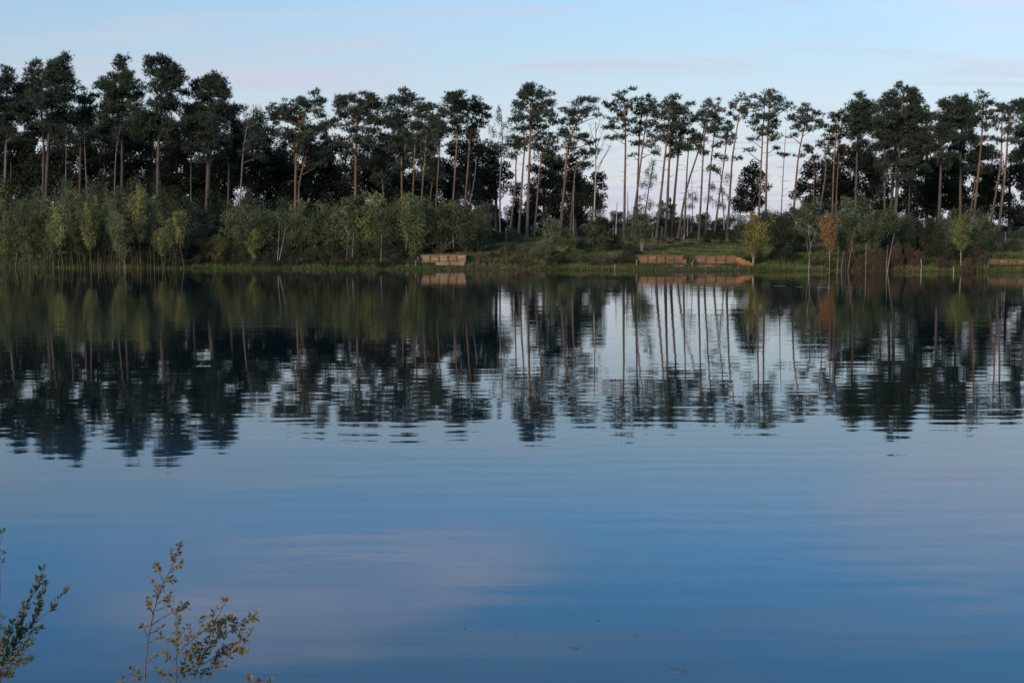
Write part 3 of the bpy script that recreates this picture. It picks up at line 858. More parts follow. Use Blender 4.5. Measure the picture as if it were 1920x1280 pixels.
OAKS = [
    ('dark leafy tree filling the space under the spreading pine', [(570, 400), (570, 330), (580, 290)], [(602, 296, 26, 18), (622, 322, 22, 20), (580, 328, 30, 18), (520, 300, 20, 18), (512, 338, 28, 22), (560, 356, 40, 20), (616, 352, 24, 18), (540, 318, 18, 14)], 166),
    ('black leafy tree behind the narrow plume and round-headed pines', [(872, 400), (872, 330), (876, 262)], [(876, 256, 22, 15), (856, 282, 22, 16), (898, 278, 20, 16), (838, 304, 16, 13), (880, 306, 26, 16), (906, 316, 22, 18), (850, 330, 26, 16), (884, 342, 30, 18), (838, 350, 20, 14), (862, 364, 30, 14)], 168),
    ('dark leafy tree behind the hanging silver birch', [(930, 410), (930, 350), (928, 290)], [(926, 284, 18, 16), (936, 312, 18, 14), (916, 330, 16, 14), (936, 346, 20, 14), (920, 366, 24, 14), (950, 330, 8, 8)], 167),
    ('dark leafy tree showing sky through it under the tallest middle pine', [(1020, 408), (1018, 360), (1024, 310)], [(1008, 318, 16, 14), (1026, 300, 18, 12), (1044, 312, 16, 13), (1012, 346, 18, 14), (1040, 342, 18, 14), (1008, 374, 20, 13), (1046, 372, 16, 13), (1030, 386, 20, 9)], 168),
    ('dark leafy tree under the windswept umbrella pine', [(1078, 408), (1076, 370), (1078, 320)], [(1074, 322, 18, 13), (1088, 342, 16, 14), (1068, 352, 16, 14), (1084, 370, 20, 14), (1072, 390, 20, 10)], 165),
    ('small dark leafy tree around the bare dead birch', [(1114, 412), (1114, 380), (1116, 340)], [(1114, 332, 14, 7), (1124, 346, 10, 9), (1108, 354, 13, 9), (1124, 370, 12, 10), (1104, 376, 14, 10), (1120, 388, 14, 8)], 162),
    ('dark round-topped leafy tree standing against the open sky', [(1410, 412), (1410, 370), (1412, 318)], [(1412, 308, 9, 7), (1404, 320, 11, 8), (1420, 328, 11, 8), (1400, 338, 13, 8), (1418, 348, 15, 9), (1394, 358, 12, 8), (1440, 352, 7, 5), (1410, 366, 17, 9), (1384, 376, 13, 8), (1430, 376, 14, 9), (1400, 388, 24, 9)], 160),
    ('big black leafy tree with a wide dome behind the domed pine', [(1605, 414), (1605, 350), (1605, 290)], [(1600, 284, 24, 13), (1626, 292, 22, 16), (1576, 296, 16, 13), (1598, 314, 28, 18), (1636, 322, 18, 18), (1568, 326, 16, 14), (1602, 348, 34, 20), (1640, 358, 20, 18), (1574, 358, 18, 16), (1600, 382, 40, 16), (1650, 388, 16, 12)], 168),
    ('dark leafy tree with ragged side under the dark-topped leaning pine', [(1530, 412), (1528, 370), (1530, 320)], [(1532, 314, 16, 10), (1516, 326, 12, 9), (1546, 332, 12, 11), (1508, 346, 12, 10), (1528, 350, 16, 11), (1496, 364, 10, 8), (1516, 374, 18, 10), (1546, 364, 14, 12), (1536, 390, 24, 10)], 164),
    ('yellow-green treetop showing beside the spiky-topped cluster', [(1738, 420), (1738, 300), (1736, 200)], [(1733, 192, 6, 8), (1740, 206, 6, 8), (1736, 222, 8, 9), (1744, 236, 8, 9), (1738, 254, 12, 10), (1744, 276, 14, 10)], 166),
    ('mid green leafy tree behind the shaggy pines', [(1760, 430), (1758, 380), (1760, 300)], [(1742, 318, 24, 18), (1786, 316, 22, 18), (1760, 344, 28, 18), (1730, 352, 20, 16), (1794, 350, 20, 16), (1770, 374, 32, 16), (1734, 384, 26, 14), (1800, 384, 18, 14)], 163),
    ('dull green leafy tree behind the leaning orange stem', [(1846, 430), (1848, 380), (1850, 310)], [(1856, 290, 16, 14), (1838, 320, 18, 16), (1862, 322, 16, 14), (1846, 350, 24, 16), (1868, 362, 14, 12), (1836, 380, 24, 14), (1858, 394, 24, 12)], 165),
    ('black leafy tree with an open sky window behind the forked orange pine', [(1893, 430), (1892, 380), (1896, 300)], [(1906, 292, 14, 10), (1918, 312, 12, 10), (1896, 318, 12, 10), (1886, 340, 12, 12), (1908, 336, 12, 9), (1890, 372, 12, 12), (1904, 402, 26, 12), (1922, 330, 10, 10), (1930, 290, 14, 12)], 166),
    ('dark leafy tree at the far end of the wood', [(20, 420), (22, 350), (20, 270)], [(6, 268, 26, 18), (34, 272, 24, 16), (50, 296, 22, 16), (10, 304, 32, 22), (44, 328, 30, 20), (6, 344, 30, 20)], 164),
    ('dark leafy tree behind the orange-stemmed pine', [(104, 420), (104, 350), (106, 280)], [(118, 256, 20, 13), (92, 302, 26, 16), (126, 292, 20, 18), (80, 332, 26, 18), (116, 330, 28, 20)], 165),
    ('dark leafy tree behind the lower round-headed pine', [(170, 420), (170, 350), (172, 270)], [(162, 282, 18, 16), (198, 262, 14, 10), (176, 312, 26, 18), (202, 302, 18, 14), (156, 336, 24, 18), (194, 340, 26, 18)], 167),
    ('dark leafy tree behind the spiky-topped pine', [(244, 420), (244, 350), (246, 260)], [(234, 270, 22, 16), (262, 272, 20, 16), (222, 302, 22, 16), (256, 306, 26, 20), (236, 336, 28, 18), (274, 338, 22, 18)], 168),
    ('dark leafy tree behind the tallest layered pine', [(330, 420), (330, 350), (332, 270)], [(322, 276, 20, 18), (344, 284, 18, 18), (316, 312, 24, 20), (350, 322, 22, 20), (328, 348, 32, 18), (372, 330, 14, 16)], 166),
    ('dark leafy tree behind the broad dome-topped pine', [(420, 420), (420, 350), (422, 290)], [(416, 306, 18, 16), (404, 332, 20, 18), (434, 332, 22, 18), (374, 350, 20, 18), (414, 360, 30, 16)], 167),
    ('dark leafy tree behind the feathery pale birch', [(480, 420), (478, 360), (480, 290)], [(486, 268, 16, 14), (470, 306, 22, 16), (496, 300, 16, 14), (462, 338, 24, 18), (492, 340, 20, 18)], 165),
    ('dark leafy tree under the wide mushroom-crowned pine', [(680, 410), (680, 360), (684, 310)], [(688, 306, 20, 12), (664, 322, 20, 13), (696, 334, 22, 14), (666, 352, 28, 16), (708, 356, 24, 14), (640, 362, 18, 12)], 165),
    ('low dark leafy tree under the pointed-tuft pine', [(764, 410), (764, 370), (766, 330)], [(738, 336, 14, 12), (778, 340, 12, 10), (756, 352, 20, 10), (790, 358, 18, 10), (736, 364, 20, 12), (812, 346, 10, 9), (776, 370, 24, 10)], 164),
]
for i, (lab, path, lobes, Y) in enumerate(OAKS):
    col = OAK
    if 'yellow-green' in lab:
        col = (0.11, 0.125, 0.045)
    elif 'mid green' in lab or 'dull green' in lab:
        col = (0.036, 0.050, 0.020)
    make_tree('broadleaf_tree', lab, 'tree', path, lobes, Y, .26, 'oak', col, BARK_OAK,
              'dark leafy trees behind the pines', seed=100 + i, stubs=2, dens=1.15)

# second row behind: dark crowns that close the wood
brng = np.random.default_rng(61)
BACK = [(x, 212 + (k * 17 % 5) * 9, 30) for k, x in enumerate(range(-25, 500, 38))] + [(x, 240 + (k * 13 % 5) * 9, 26) for k, x in enumerate(range(500, 800, 36))] + \
       [(812, 300, 18), (846, 318, 20), (905, 322, 22), (966, 348, 13), (1000, 338, 15), (1040, 318, 17), (1088, 338, 15), (1560, 305, 22), (1650, 300, 24), (1700, 310, 24), (1748, 295, 24), (1795, 300, 24), (1838, 318, 22), (1940, 300, 24)]
for k, (x, yt, hw) in enumerate(BACK):
    lob = []
    for j in range(8):
        v = (j + 0.5) / 8
        lob.append((x + brng.uniform(-0.8, 0.8) * hw * (0.4 + v), yt + v * (425 - yt) + brng.uniform(-4, 4), hw * brng.uniform(0.6, 0.85), hw * brng.uniform(0.5, 0.7)))
    make_tree('broadleaf_tree', 'dark leafy back-row tree behind the ' + near(x), 'tree', [(x, 420), (x + 2, 370), (x + 4, yt + 20)], lob, 178 + (k * 7 % 9), .24, 'oak', OAK, BARK_OAK,
              'back row of dark leafy trees', seed=300 + k, stubs=0, dens=0.85)

BIRCHES = [
    ('feathery pale birch crown on a light leaning stem', [(450, 382), (457, 272), (470, 208)], [(472, 211, 18, 10), (484, 228, 16, 12), (462, 238, 18, 12), (480, 256, 18, 13), (464, 274, 18, 12), (484, 290, 14, 11)], 149, .12, (0.060, 0.070, 0.044), 1.0),
    ('hanging silver birch with a wavy white stem between two pines', [(938, 420), (938, 330), (943, 275), (940, 205)], [(939, 204, 6, 8), (934, 220, 9, 9), (946, 230, 8, 9), (930, 244, 9, 8), (944, 254, 9, 8), (934, 272, 12, 8), (950, 276, 6, 8)], 149, .12, (0.062, 0.076, 0.046), 0.8),
    ('birch hung with drab leaves behind the black leafy tree', [(884, 420), (880, 340), (878, 270)], [(884, 300, 16, 16), (876, 326, 18, 18), (890, 344, 16, 16), (876, 366, 18, 16)], 160, .1, (0.048, 0.052, 0.026), 0.9),
    ('thin weeping birch with a dark bent stem before the distant poplars', [(1209, 400), (1214, 370), (1220, 335), (1226, 300)], [(1226, 304, 8, 8), (1214, 322, 10, 9), (1228, 330, 8, 9), (1210, 344, 9, 8), (1206, 370, 10, 10), (1218, 378, 10, 8)], 156, .1, (0.038, 0.044, 0.026), 0.55),
    ('wispy small-leaved tree among the thin stand of pines', [(1357, 400), (1354, 360), (1350, 310)], [(1346, 320, 9, 7), (1360, 330, 9, 8), (1342, 350, 10, 8), (1358, 360, 10, 8), (1338, 372, 12, 8), (1362, 384, 12, 8)], 156, .09, (0.032, 0.040, 0.022), 0.6),
    ('wispy dark sapling on a thin pole in the gap', [(1299, 410), (1298, 370), (1297, 330)], [(1297, 362, 8, 5), (1304, 372, 7, 5), (1292, 384, 7, 5)], 158, .06, (0.030, 0.040, 0.022), 0.6),
    ('birch stem with a broken fork at the far end of the wood', [(10, 345), (12, 300), (13, 250)], [(18, 240, 16, 10), (36, 250, 14, 10)], 146, .11, (0.05, 0.06, 0.035), 0.6),
    ('thin pale birch under the two-tipped pine', [(124, 335), (125, 290), (126, 245)], [(124, 240, 14, 10), (130, 256, 12, 10)], 146, .09, (0.045, 0.055, 0.032), 0.6),
    ('thin pale birch under the lower round-headed pine', [(161, 332), (158, 285), (157, 240)], [(158, 238, 12, 10), (152, 254, 12, 8)], 146, .1, (0.045, 0.055, 0.032), 0.6),
    ('pale birch stem under the spiky-topped pine', [(215, 330), (217, 272), (226, 235)], [(224, 240, 14, 10), (214, 252, 12, 8)], 146, .1, (0.045, 0.055, 0.032), 0.6),
]
for i, (lab, path, lobes, Y, r0, col, dn) in enumerate(BIRCHES):
    make_tree('birch_tree', lab, 'birch', path, lobes, Y, r0, 'birch', col,
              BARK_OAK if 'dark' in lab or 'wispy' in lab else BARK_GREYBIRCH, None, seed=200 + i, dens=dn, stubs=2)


# bare stems: no crown
def bare_stem(label, path_px, Y, r0, bark, forks=(), name='dead_tree', cat='dead tree', group=None):
    rng = np.random.default_rng(abs(int(path_px[0][0] * 10)))
    P = trunk_path(path_px, Y)
    base = P[0].copy()
    base[2] += 0.15
    mb = MB()
    if name == 'bare_stem':
        r0 *= 0.78
    tube(mb, P - base, np.linspace(r0, r0 * 0.4, len(P)), 6)
    for f in forks:
        q = np.array([at(x, y, Y) for x, y in f])
        q[:, 1] += np.linspace(0, 1, len(q)) * rng.uniform(-0.8, 0.8)
        tube(mb, q - base, np.linspace(r0 * 0.5, r0 * 0.1, len(q)), 5)
        for k in range(6):
            t = rng.uniform(0.35, 1.0)
            j = t * (len(q) - 1)
            a = q[int(j)] + (q[min(int(j) + 1, len(q) - 1)] - q[int(j)]) * (j % 1)
            e = a + np.array([rng.normal(0, 0.5), rng.normal(0, 0.4), rng.uniform(0.2, 0.9)])
            tube(mb, np.array([a, (a + e) / 2 + rng.normal(0, 0.06, 3), e]) - base, [0.016, 0.012, 0.005], 4)
    root = thing(name, base, label, cat, group)
    mb.build('trunk', bark, root, smooth=True)
    return root


bare_stem('bare dead birch with a fan of leafless upswept twigs', [(1114, 405), (1117, 330), (1117, 229)], 150, .12, BARK_BIRCH,
          [[(1117, 330), (1132, 295), (1150, 268)], [(1117, 318), (1136, 290), (1148, 262)], [(1117, 280), (1124, 262), (1132, 240)],
           [(1117, 270), (1110, 250), (1106, 234)], [(1117, 300), (1126, 280), (1138, 250)], [(1117, 250), (1122, 236), (1126, 222)]])
bare_stem('snapped white birch pole beside the lone slender pine', [(1155, 434), (1157, 377)], 148, .09, BARK_BIRCH)
bare_stem('short dark dead pole against the lone slender pine', [(1177, 445), (1177, 400), (1177, 359)], 150, .07, BARK_OAK)
bare_stem('short broken white stub in the wood above the platforms', [(1289, 440), (1290, 402)], 153, .07, BARK_BIRCH)
bare_stem('leaning broken birch stub low behind the platform gap', [(1280, 452), (1284, 440)], 147, .07, BARK_BIRCH)
bare_stem('small pale dead pole under the round-topped leafy tree', [(1357, 412), (1355, 381)], 155, .07, BARK_BIRCH)
bare_stem('white broken stub beneath the windswept umbrella pine', [(1075, 405), (1075, 372), (1079, 310)], 151, .07, BARK_BIRCH)
bare_stem('white broken pole in front of the black leafy tree', [(872, 420), (892, 330), (893, 296)], 151, .07, BARK_BIRCH)
bare_stem('thin pale leaning pole beyond the dark bushes', [(1497, 432), (1500, 406)], 140, .06, BARK_BIRCH)


# ------------------------------------------------------------------ young trees and bushes: a few models, copied with their parts
def sapling_proto(seed, bare, hw, n_leaf, H=5.0, multi=1, bark=None):
    rng = np.random.default_rng(seed)
    wood, crown = MB(), MB()
    for s in range(multi):
        lean = rng.normal(0, (0.05 + 0.1 * (multi > 1)) if bark is None else 0.03, 2)
        foot = rng.normal(0, 0.12 * (multi > 1), 2)
        t = np.linspace(0, 1, 9)
        P = np.stack([foot[0] + lean[0] * t * H + 0.05 * np.sin(t * 6 + seed), foot[1] + lean[1] * t * H + 0.05 * np.cos(t * 5 + seed), t * H * (1 if s == 0 else rng.uniform(0.75, 0.95)) - 0.12 * (t == 0)], 1)
        r0 = 0.035 + 0.01 * rng.random()
        tube(wood, P, np.linspace(r0, 0.008, 9), 6)
        nb = 46 // multi
        for k in range(nb):
            u = bare + (1 - bare) * (k + rng.random()) / nb
            a = np.array([np.interp(u, t, P[:, i]) for i in range(3)])
            prof = max(0.1, math.sin(math.pi * np.clip((u - bare) / (1 - bare) * 0.86 + 0.14, 0, 1)) ** 0.8)
            ln = hw * prof * rng.choice([0.45, 0.75, 1.0, 1.3, 1.6], p=[.2, .25, .25, .2, .1]) * rng.uniform(0.85, 1.15)
            ang = rng.uniform(0, 2 * math.pi)
            e = a + np.array([math.cos(ang) * ln, math.sin(ang) * ln, ln * rng.uniform(0.35, 1.5)])
            m_ = (a + e) / 2 + np.array([0, 0, -0.08 * ln]) + rng.normal(0, 0.04, 3)
            tube(wood, np.array([a, m_, e]), [0.014, 0.010, 0.004], 4)
            n = max(6, int(n_leaf / multi / nb * (0.4 + prof)))
            q = rng.random(n) ** 0.7
            p = np.where(q[:, None] < 0.5, a + (m_ - a) * q[:, None] * 2, m_ + (e - m_) * (q[:, None] * 2 - 1))
            p = p + rng.normal(0, 0.11, p.shape) * (0.6 + ln)
            d = unit(rng.normal(0, 0.6, p.shape) + np.array([math.cos(ang) * 0.3, math.sin(ang) * 0.3, 0.1]))
            ct = np.clip(rng.normal(0.5, 0.24), 0, 1)
            leaves(crown, p, d, rng.uniform(0.08, 0.14, n), rng.uniform(0.06, 0.10, n), rng, np.clip(ct + rng.normal(0, 0.14, n), 0, 1))
    return wood.mesh('sapling_trunk', bark or BARK_TWIG, True), crown.mesh('sapling_crown', LEAF), H, hw


def bush_proto(seed, hw, H=3.0, n_leaf=5200, lumps=16, lf=0.11):
    rng = np.random.default_rng(seed)
    wood, crown = MB(), MB()
    for k in range(lumps):
        ang, rr = rng.uniform(0, 2 * math.pi), math.sqrt(rng.random()) * hw * 0.78
        zt = H * rng.uniform(0.25, 1.0) * math.sqrt(max(0.08, 1 - (rr / hw) ** 2))
        c = np.array([math.cos(ang) * rr, math.sin(ang) * rr, zt * 0.86])
        b = np.array([math.cos(ang) * 0.12, math.sin(ang) * 0.12, -0.1])
        tube(wood, np.array([b, b * 0.4 + c * 0.6 + np.array([0, 0, -0.15]), c]), [0.03, 0.02, 0.006], 5)
        lr = rng.uniform(0.32, 0.62) * hw * 0.62
        n = n_leaf // lumps
        o = ball(rng, n, 0.42) * np.array([lr, lr, lr * rng.uniform(0.8, 1.3)])
        p = c + o
        p[:, 2] = np.abs(p[:, 2])
        d = unit(o + rng.normal(0, 0.5, o.shape) * lr + np.array([0, 0, 0.12]))
        ct = np.clip(rng.normal(0.5, 0.16), 0, 1)
        leaves(crown, p, d, rng.uniform(0.75, 1.35, n) * lf, rng.uniform(0.5, 0.95, n) * lf, rng, np.clip(ct + rng.normal(0, 0.13, n), 0, 1))
    # skirt down to the ground
    n = n_leaf // 4
    a = rng.uniform(0, 2 * math.pi, n)
    r_ = hw * (0.45 + 0.45 * rng.random(n) ** 0.5)
    p = np.stack([np.cos(a) * r_, np.sin(a) * r_, rng.random(n) * H * 0.42], 1)
    d = unit(rng.normal(0, 1, p.shape) + np.array([0, 0, 0.2]))
    leaves(crown, p, d, rng.uniform(0.75, 1.35, n) * lf, rng.uniform(0.5, 0.95, n) * lf, rng, np.clip(rng.normal(0.45, 0.15, n), 0, 1))
    return wood.mesh('bush_stems', BARK_TWIG, True), crown.mesh('bush_crown', LEAF), H, hw


SAP_FULL = [sapling_proto(s, 0.06, h, 4200, multi=m) for s, h, m in ((1, .95, 1), (2, 1.1, 2), (3, .85, 1), (4, 1.2, 3))]
SAP_BARE = [sapling_proto(s, b, h, 3600, multi=m) for s, b, h, m in ((11, .42, .95, 1), (12, .36, 1.0, 2), (13, .48, .85, 1), (14, .40, 1.1, 1), (15, .34, .9, 2))]
SAP_WHITE = [sapling_proto(s, b, h, 4200, multi=m, bark=BARK_BIRCH) for s, b, h, m in ((21, .34, .9, 1), (22, .24, 1.0, 2))]
BUSHES = [bush_proto(31, 1.6), bush_proto(32, 1.9, lumps=20), bush_proto(33, 1.3, 3.4), bush_proto(34, 2.2, 2.6, lumps=22)]
plant_rng = np.random.default_rng(77)


def plant(name, proto, x_px, top_px, hw_px, Y, color, label, cat, group=None, base_z=None):
    g = at(x_px, 470, Y)
    X = g[0]
    zg = float(ground_z(X, Y)) if base_z is None else base_z
    zt = at(x_px, top_px, Y)[2]
    tm, cm, H, hw = proto
    h = max(0.3, zt - zg)
    root = thing(name, (X, Y, zg), label, cat, group)
    root.scale = (hw_px * Y / F_PX / hw,) * 2 + (h / H,)
    root.rotation_euler = (0, 0, plant_rng.uniform(0, 2 * math.pi))
    link('stem', tm, root)
    v = plant_rng.uniform(0.85, 1.18)
    link('crown', cm, root, tuple(c * v for c in color))
    return root


LIGHT = (0.26, 0.27, 0.10)
GREEN = (0.175, 0.20, 0.088)
DULL = (0.13, 0.15, 0.074)
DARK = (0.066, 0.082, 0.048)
BROWN = (0.11, 0.085, 0.055)
ORANGE = (0.29, 0.17, 0.062)

# young birches standing in the flooded margin (bare below)
for k, (x, yt) in enumerate([(-6, 380), (8, 372), (25, 396), (44, 388), (60, 402), (80, 378), (99, 402), (119, 394), (137, 366), (155, 402), (172, 386), (190, 400), (205, 381), (223, 414), (239, 397), (282, 386), (303, 412)]):
    lt = k % 3 == 1
    plant('young_birch', SAP_BARE[k % 5], x, yt, 14 + 5 * ((k * 7) % 3) / 2, 122.5 + (k * 5 % 7) * 0.55, LIGHT if lt else GREEN,
          ('light' if lt else 'dull') + ' green bare-stemmed young birch in the flooded margin below the ' + near(x), 'sapling', 'young birches in the flooded margin')
for k in range(17):
    x = -15 + k * 20 + (k * 7 % 5) * 2
    plant('young_birch', SAP_FULL[k % 4], x, 336 + (k * 11 % 7) * 9, 20, 131 + (k * 3 % 5), DULL if k % 2 else (0.07, 0.09, 0.042),
          'young birch in the thicket behind the flooded margin below the ' + near(x), 'sapling', 'thicket behind the flooded margin')
plant('young_birch', SAP_BARE[3], 263, 362, 19, 124.2, (0.26, 0.26, 0.085), 'brightest yellow-green young birch of the flooded margin', 'sapling')
plant('young_birch', SAP_BARE[2], 345, 402, 15, 124.5, (0.25, 0.26, 0.085), 'pointed light green young birch on a thin white stem past the flooded margin', 'sapling')
plant('young_birch', SAP_FULL[0], 409, 440, 16, 127.0, (0.22, 0.225, 0.07), 'small bushy yellow-green birch at the water edge', 'sapling')
plant('young_birch', SAP_FULL[2], 476, 430, 15, 126.3, (0.21, 0.23, 0.08), 'small pale green birch with feathery top beside the twin white stems', 'sapling')

# thicket along the bank
mid = [(318, 392, 20, 131, DULL), (330, 432, 16, 128, GREEN), (372, 398, 22, 132, DARK), (392, 420, 18, 130, DULL), (440, 386, 24, 131, GREEN), (462, 400, 20, 130, DULL), (490, 396, 20, 132, DULL),
       (510, 402, 18, 130, DULL), (545, 392, 22, 130, GREEN), (566, 378, 18, 131, GREEN), (590, 404, 22, 129.5, DULL), (612, 398, 18, 130, GREEN), (630, 376, 20, 131, GREEN),
       (655, 390, 22, 130, GREEN), (680, 370, 22, 131, GREEN), (700, 362, 22, 130, LIGHT), (722, 384, 18, 129, DULL), (745, 376, 20, 131, GREEN), (762, 366, 18, 130, LIGHT), (782, 380, 20, 129, GREEN),
       (800, 372, 20, 131, GREEN), (826, 384, 20, 130, DULL), (850, 378, 20, 131, GREEN), (872, 390, 18, 130, DULL), (898, 392, 18, 132, DULL)]
for k, (x, yt, hw, Y, c) in enumerate(mid):
    plant('young_birch', SAP_WHITE[k % 2] if k % 4 == 2 else SAP_FULL[(k * 3 + 1) % 4], x, yt, hw * 1.25, Y - 2.6, c,
          ('light' if c is LIGHT else 'mid green' if c is GREEN else 'dull green') + ' young birch in the bankside thicket below the ' + near(x), 'sapling',
          {id(LIGHT): 'light', id(GREEN): 'mid green'}.get(id(c), 'dull green') + ' saplings before the first platform')
# thicket lower skirt
for k, (x, yt, hw, Y) in enumerate([(312, 446, 24, 129.5), (340, 456, 24, 129.3), (372, 446, 26, 130), (400, 456, 26, 130), (432, 440, 28, 130), (458, 452, 26, 129), (495, 446, 26, 129), (530, 450, 24, 129), (560, 442, 28, 129),
                                   (590, 450, 26, 128.6), (622, 446, 28, 128.5), (650, 440, 28, 129), (678, 446, 28, 128), (705, 438, 28, 128.5), (735, 444, 26, 128), (764, 440, 26, 129.5), (792, 442, 26, 130),
                                   (820, 440, 28, 131), (848, 444, 26, 131), (876, 440, 28, 132), (906, 440, 26, 133)]):
    plant('bush', BUSHES[k % 4], x, yt, hw, Y - 1.8, DARK if k % 3 else (0.075, 0.085, 0.045), 'dark low bush skirting the bankside thicket below the ' + near(x), 'bush', 'dark bushes under the thicket')
# dark understorey under the pines
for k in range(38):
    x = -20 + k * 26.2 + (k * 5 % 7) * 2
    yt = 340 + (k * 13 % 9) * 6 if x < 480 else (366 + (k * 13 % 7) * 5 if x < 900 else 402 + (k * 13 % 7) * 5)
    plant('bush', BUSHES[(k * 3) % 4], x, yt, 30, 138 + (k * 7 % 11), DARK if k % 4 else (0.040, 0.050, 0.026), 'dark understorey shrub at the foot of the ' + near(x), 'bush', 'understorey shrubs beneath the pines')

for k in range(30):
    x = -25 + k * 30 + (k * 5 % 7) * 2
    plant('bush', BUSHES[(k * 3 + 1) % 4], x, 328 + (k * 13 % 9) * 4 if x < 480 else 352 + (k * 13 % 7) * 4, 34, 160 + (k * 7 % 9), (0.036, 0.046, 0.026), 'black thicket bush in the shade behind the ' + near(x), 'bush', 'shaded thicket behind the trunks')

# centre bank
P = plant
P('young_birch', SAP_FULL[0], 1037, 412, 22, 124.5, GREEN, 'green young birch with a thin white stem between the first two platforms', 'sapling')
P('young_birch', SAP_FULL[2], 1066, 428, 18, 125.5, (0.16, 0.18, 0.06), 'yellowish young birch beside the rounded willow bush', 'sapling')
P('bush', BUSHES[2], 1112, 402, 34, 128.5, (0.10, 0.12, 0.06), 'large rounded grey-green bush between the first two platforms', 'bush')
P('bush', BUSHES[0], 1150, 436, 26, 130, DARK, 'dark bush at the foot of the snapped white birch pole', 'bush')
P('bush', BUSHES[3], 1090, 466, 30, 123, DULL, 'low spreading bush in front of the rounded grey-green bush', 'bush')
P('bush', BUSHES[1], 1012, 452, 24, 125.5, DULL, 'dull bush beside the slim green birch', 'bush')
P('bush', BUSHES[0], 1045, 466, 26, 122.3, (0.06, 0.075, 0.03), 'leafy bush overhanging the water below the slim green birch', 'bush')
P('bush', BUSHES[3], 960, 452, 24, 129, DARK, 'dark bush above the bracken patch', 'bush')
P('bush', BUSHES[1], 984, 456, 20, 127, DULL, 'grey-green bush next to the bracken patch', 'bush')
P('young_birch', SAP_WHITE[1], 1206, 384, 22, 127.5, (0.125, 0.15, 0.065), 'airy birch with a white stem at the end of the second platform', 'sapling')
P('young_birch', SAP_FULL[1], 1188, 418, 22, 128.5, DULL, 'dull green sapling behind the airy white-stemmed birch', 'sapling')
P('bush', BUSHES[2], 1186, 452, 22, 124.2, DARK, 'dark bush hugging the end of the second platform', 'bush')
P('bush', BUSHES[3], 1170, 474, 20, 122, (0.075, 0.075, 0.03), 'low yellowish bush at the water edge by the second platform', 'bush')
P('bush', BUSHES[1], 1134, 474, 24, 121.8, DULL, 'low bush trailing into the water before the second platform', 'bush')
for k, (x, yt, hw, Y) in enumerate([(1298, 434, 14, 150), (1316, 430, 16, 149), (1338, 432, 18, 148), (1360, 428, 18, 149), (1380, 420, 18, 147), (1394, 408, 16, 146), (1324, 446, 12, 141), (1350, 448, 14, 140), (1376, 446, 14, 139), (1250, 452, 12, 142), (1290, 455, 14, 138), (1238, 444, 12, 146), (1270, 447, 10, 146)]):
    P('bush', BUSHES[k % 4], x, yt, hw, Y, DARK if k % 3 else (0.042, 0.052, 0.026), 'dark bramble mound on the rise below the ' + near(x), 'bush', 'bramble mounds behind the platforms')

# right-hand bank
P('young_birch', SAP_WHITE[1], 1413, 398, 24, 118.9, (0.29, 0.26, 0.065), 'yellowing birch with twin white stems at the end of the third platform', 'sapling')
P('bush', BUSHES[1], 1412, 462, 20, 120.5, (0.085, 0.085, 0.034), 'olive bush below the yellowing birch', 'bush')
P('young_birch', SAP_FULL[3], 1448, 402, 22, 126, DARK, 'dark sapling behind the yellowing birch', 'sapling')
P('young_birch', SAP_FULL[1], 1474, 394, 30, 125, (0.062, 0.084, 0.048), 'wide dark green sapling beyond the yellowing birch', 'sapling')
P('bush', BUSHES[2], 1494, 412, 28, 128, DARK, 'tall dark bush beside the wide dark sapling', 'bush')
P('bush', BUSHES[0], 1470, 448, 28, 121.5, DARK, 'dark bush at the foot of the wide dark sapling', 'bush')
P('young_birch', SAP_BARE[0], 1517, 384, 24, 122, DULL, 'thin-leaved sapling behind the forked white stem', 'sapling')
P('young_birch', SAP_WHITE[0], 1556, 404, 17, 117.4, ORANGE, 'young birch in full orange autumn leaf', 'sapling')
P('young_birch', SAP_FULL[2], 1578, 392, 20, 122, DULL, 'grey-green sapling behind the orange birch', 'sapling')
P('young_birch', SAP_BARE[4], 1604, 372, 24, 119, (0.12, 0.145, 0.065), 'tall green sapling on a leaning pinkish stem', 'sapling')
P('young_birch', SAP_BARE[1], 1640, 372, 26, 118, (0.11, 0.14, 0.066), 'broad green sapling over the leaning white stems', 'sapling')
P('young_birch', SAP_FULL[0], 1662, 388, 22, 122, (0.14, 0.16, 0.06), 'yellowish green sapling among the dark bushes', 'sapling')
P('bush', BUSHES[1], 1686, 392, 34, 124, DARK, 'largest dark bush below the thick pine cluster', 'bush')
P('bush', BUSHES[2], 1716, 388, 26, 126, (0.040, 0.054, 0.028), 'tall dark bush beside the largest dark bush', 'bush')
P('bush', BUSHES[0], 1664, 430, 26, 121, DARK, 'dark bush behind the leaning white stems', 'bush')
P('young_birch', SAP_FULL[2], 1740, 410, 18, 121, (0.060, 0.060, 0.030), 'brownish feathery sapling before the shaggy pine', 'sapling')
P('young_birch', SAP_FULL[0], 1782, 392, 15, 122, DULL, 'narrow grey-green sapling in front of the shaggy pines', 'sapling')
P('young_birch', SAP_WHITE[0], 1802, 404, 20, 116.4, (0.19, 0.20, 0.065), 'yellow-green birch with a slim white stem near the last platform', 'sapling')
P('young_birch', SAP_FULL[3], 1816, 418, 26, 118, (0.125, 0.15, 0.06), 'bushy green sapling behind the slim white-stemmed birch', 'sapling')
P('young_birch', SAP_FULL[1], 1842, 394, 22, 122, DULL, 'dull sapling at the end of the fence', 'sapling')
P('bush', BUSHES[3], 1758, 446, 30, 120, DARK, 'dark low bush behind the grassy bank', 'bush')
P('bush', BUSHES[0], 1790, 452, 26, 118.5, (0.055, 0.068, 0.03), 'leafy low bush below the slim white-stemmed birch', 'bush')
P('bush', BUSHES[2], 1836, 458, 20, 117.5, BROWN, 'brown leafless-looking bush beside the last platform', 'bush')
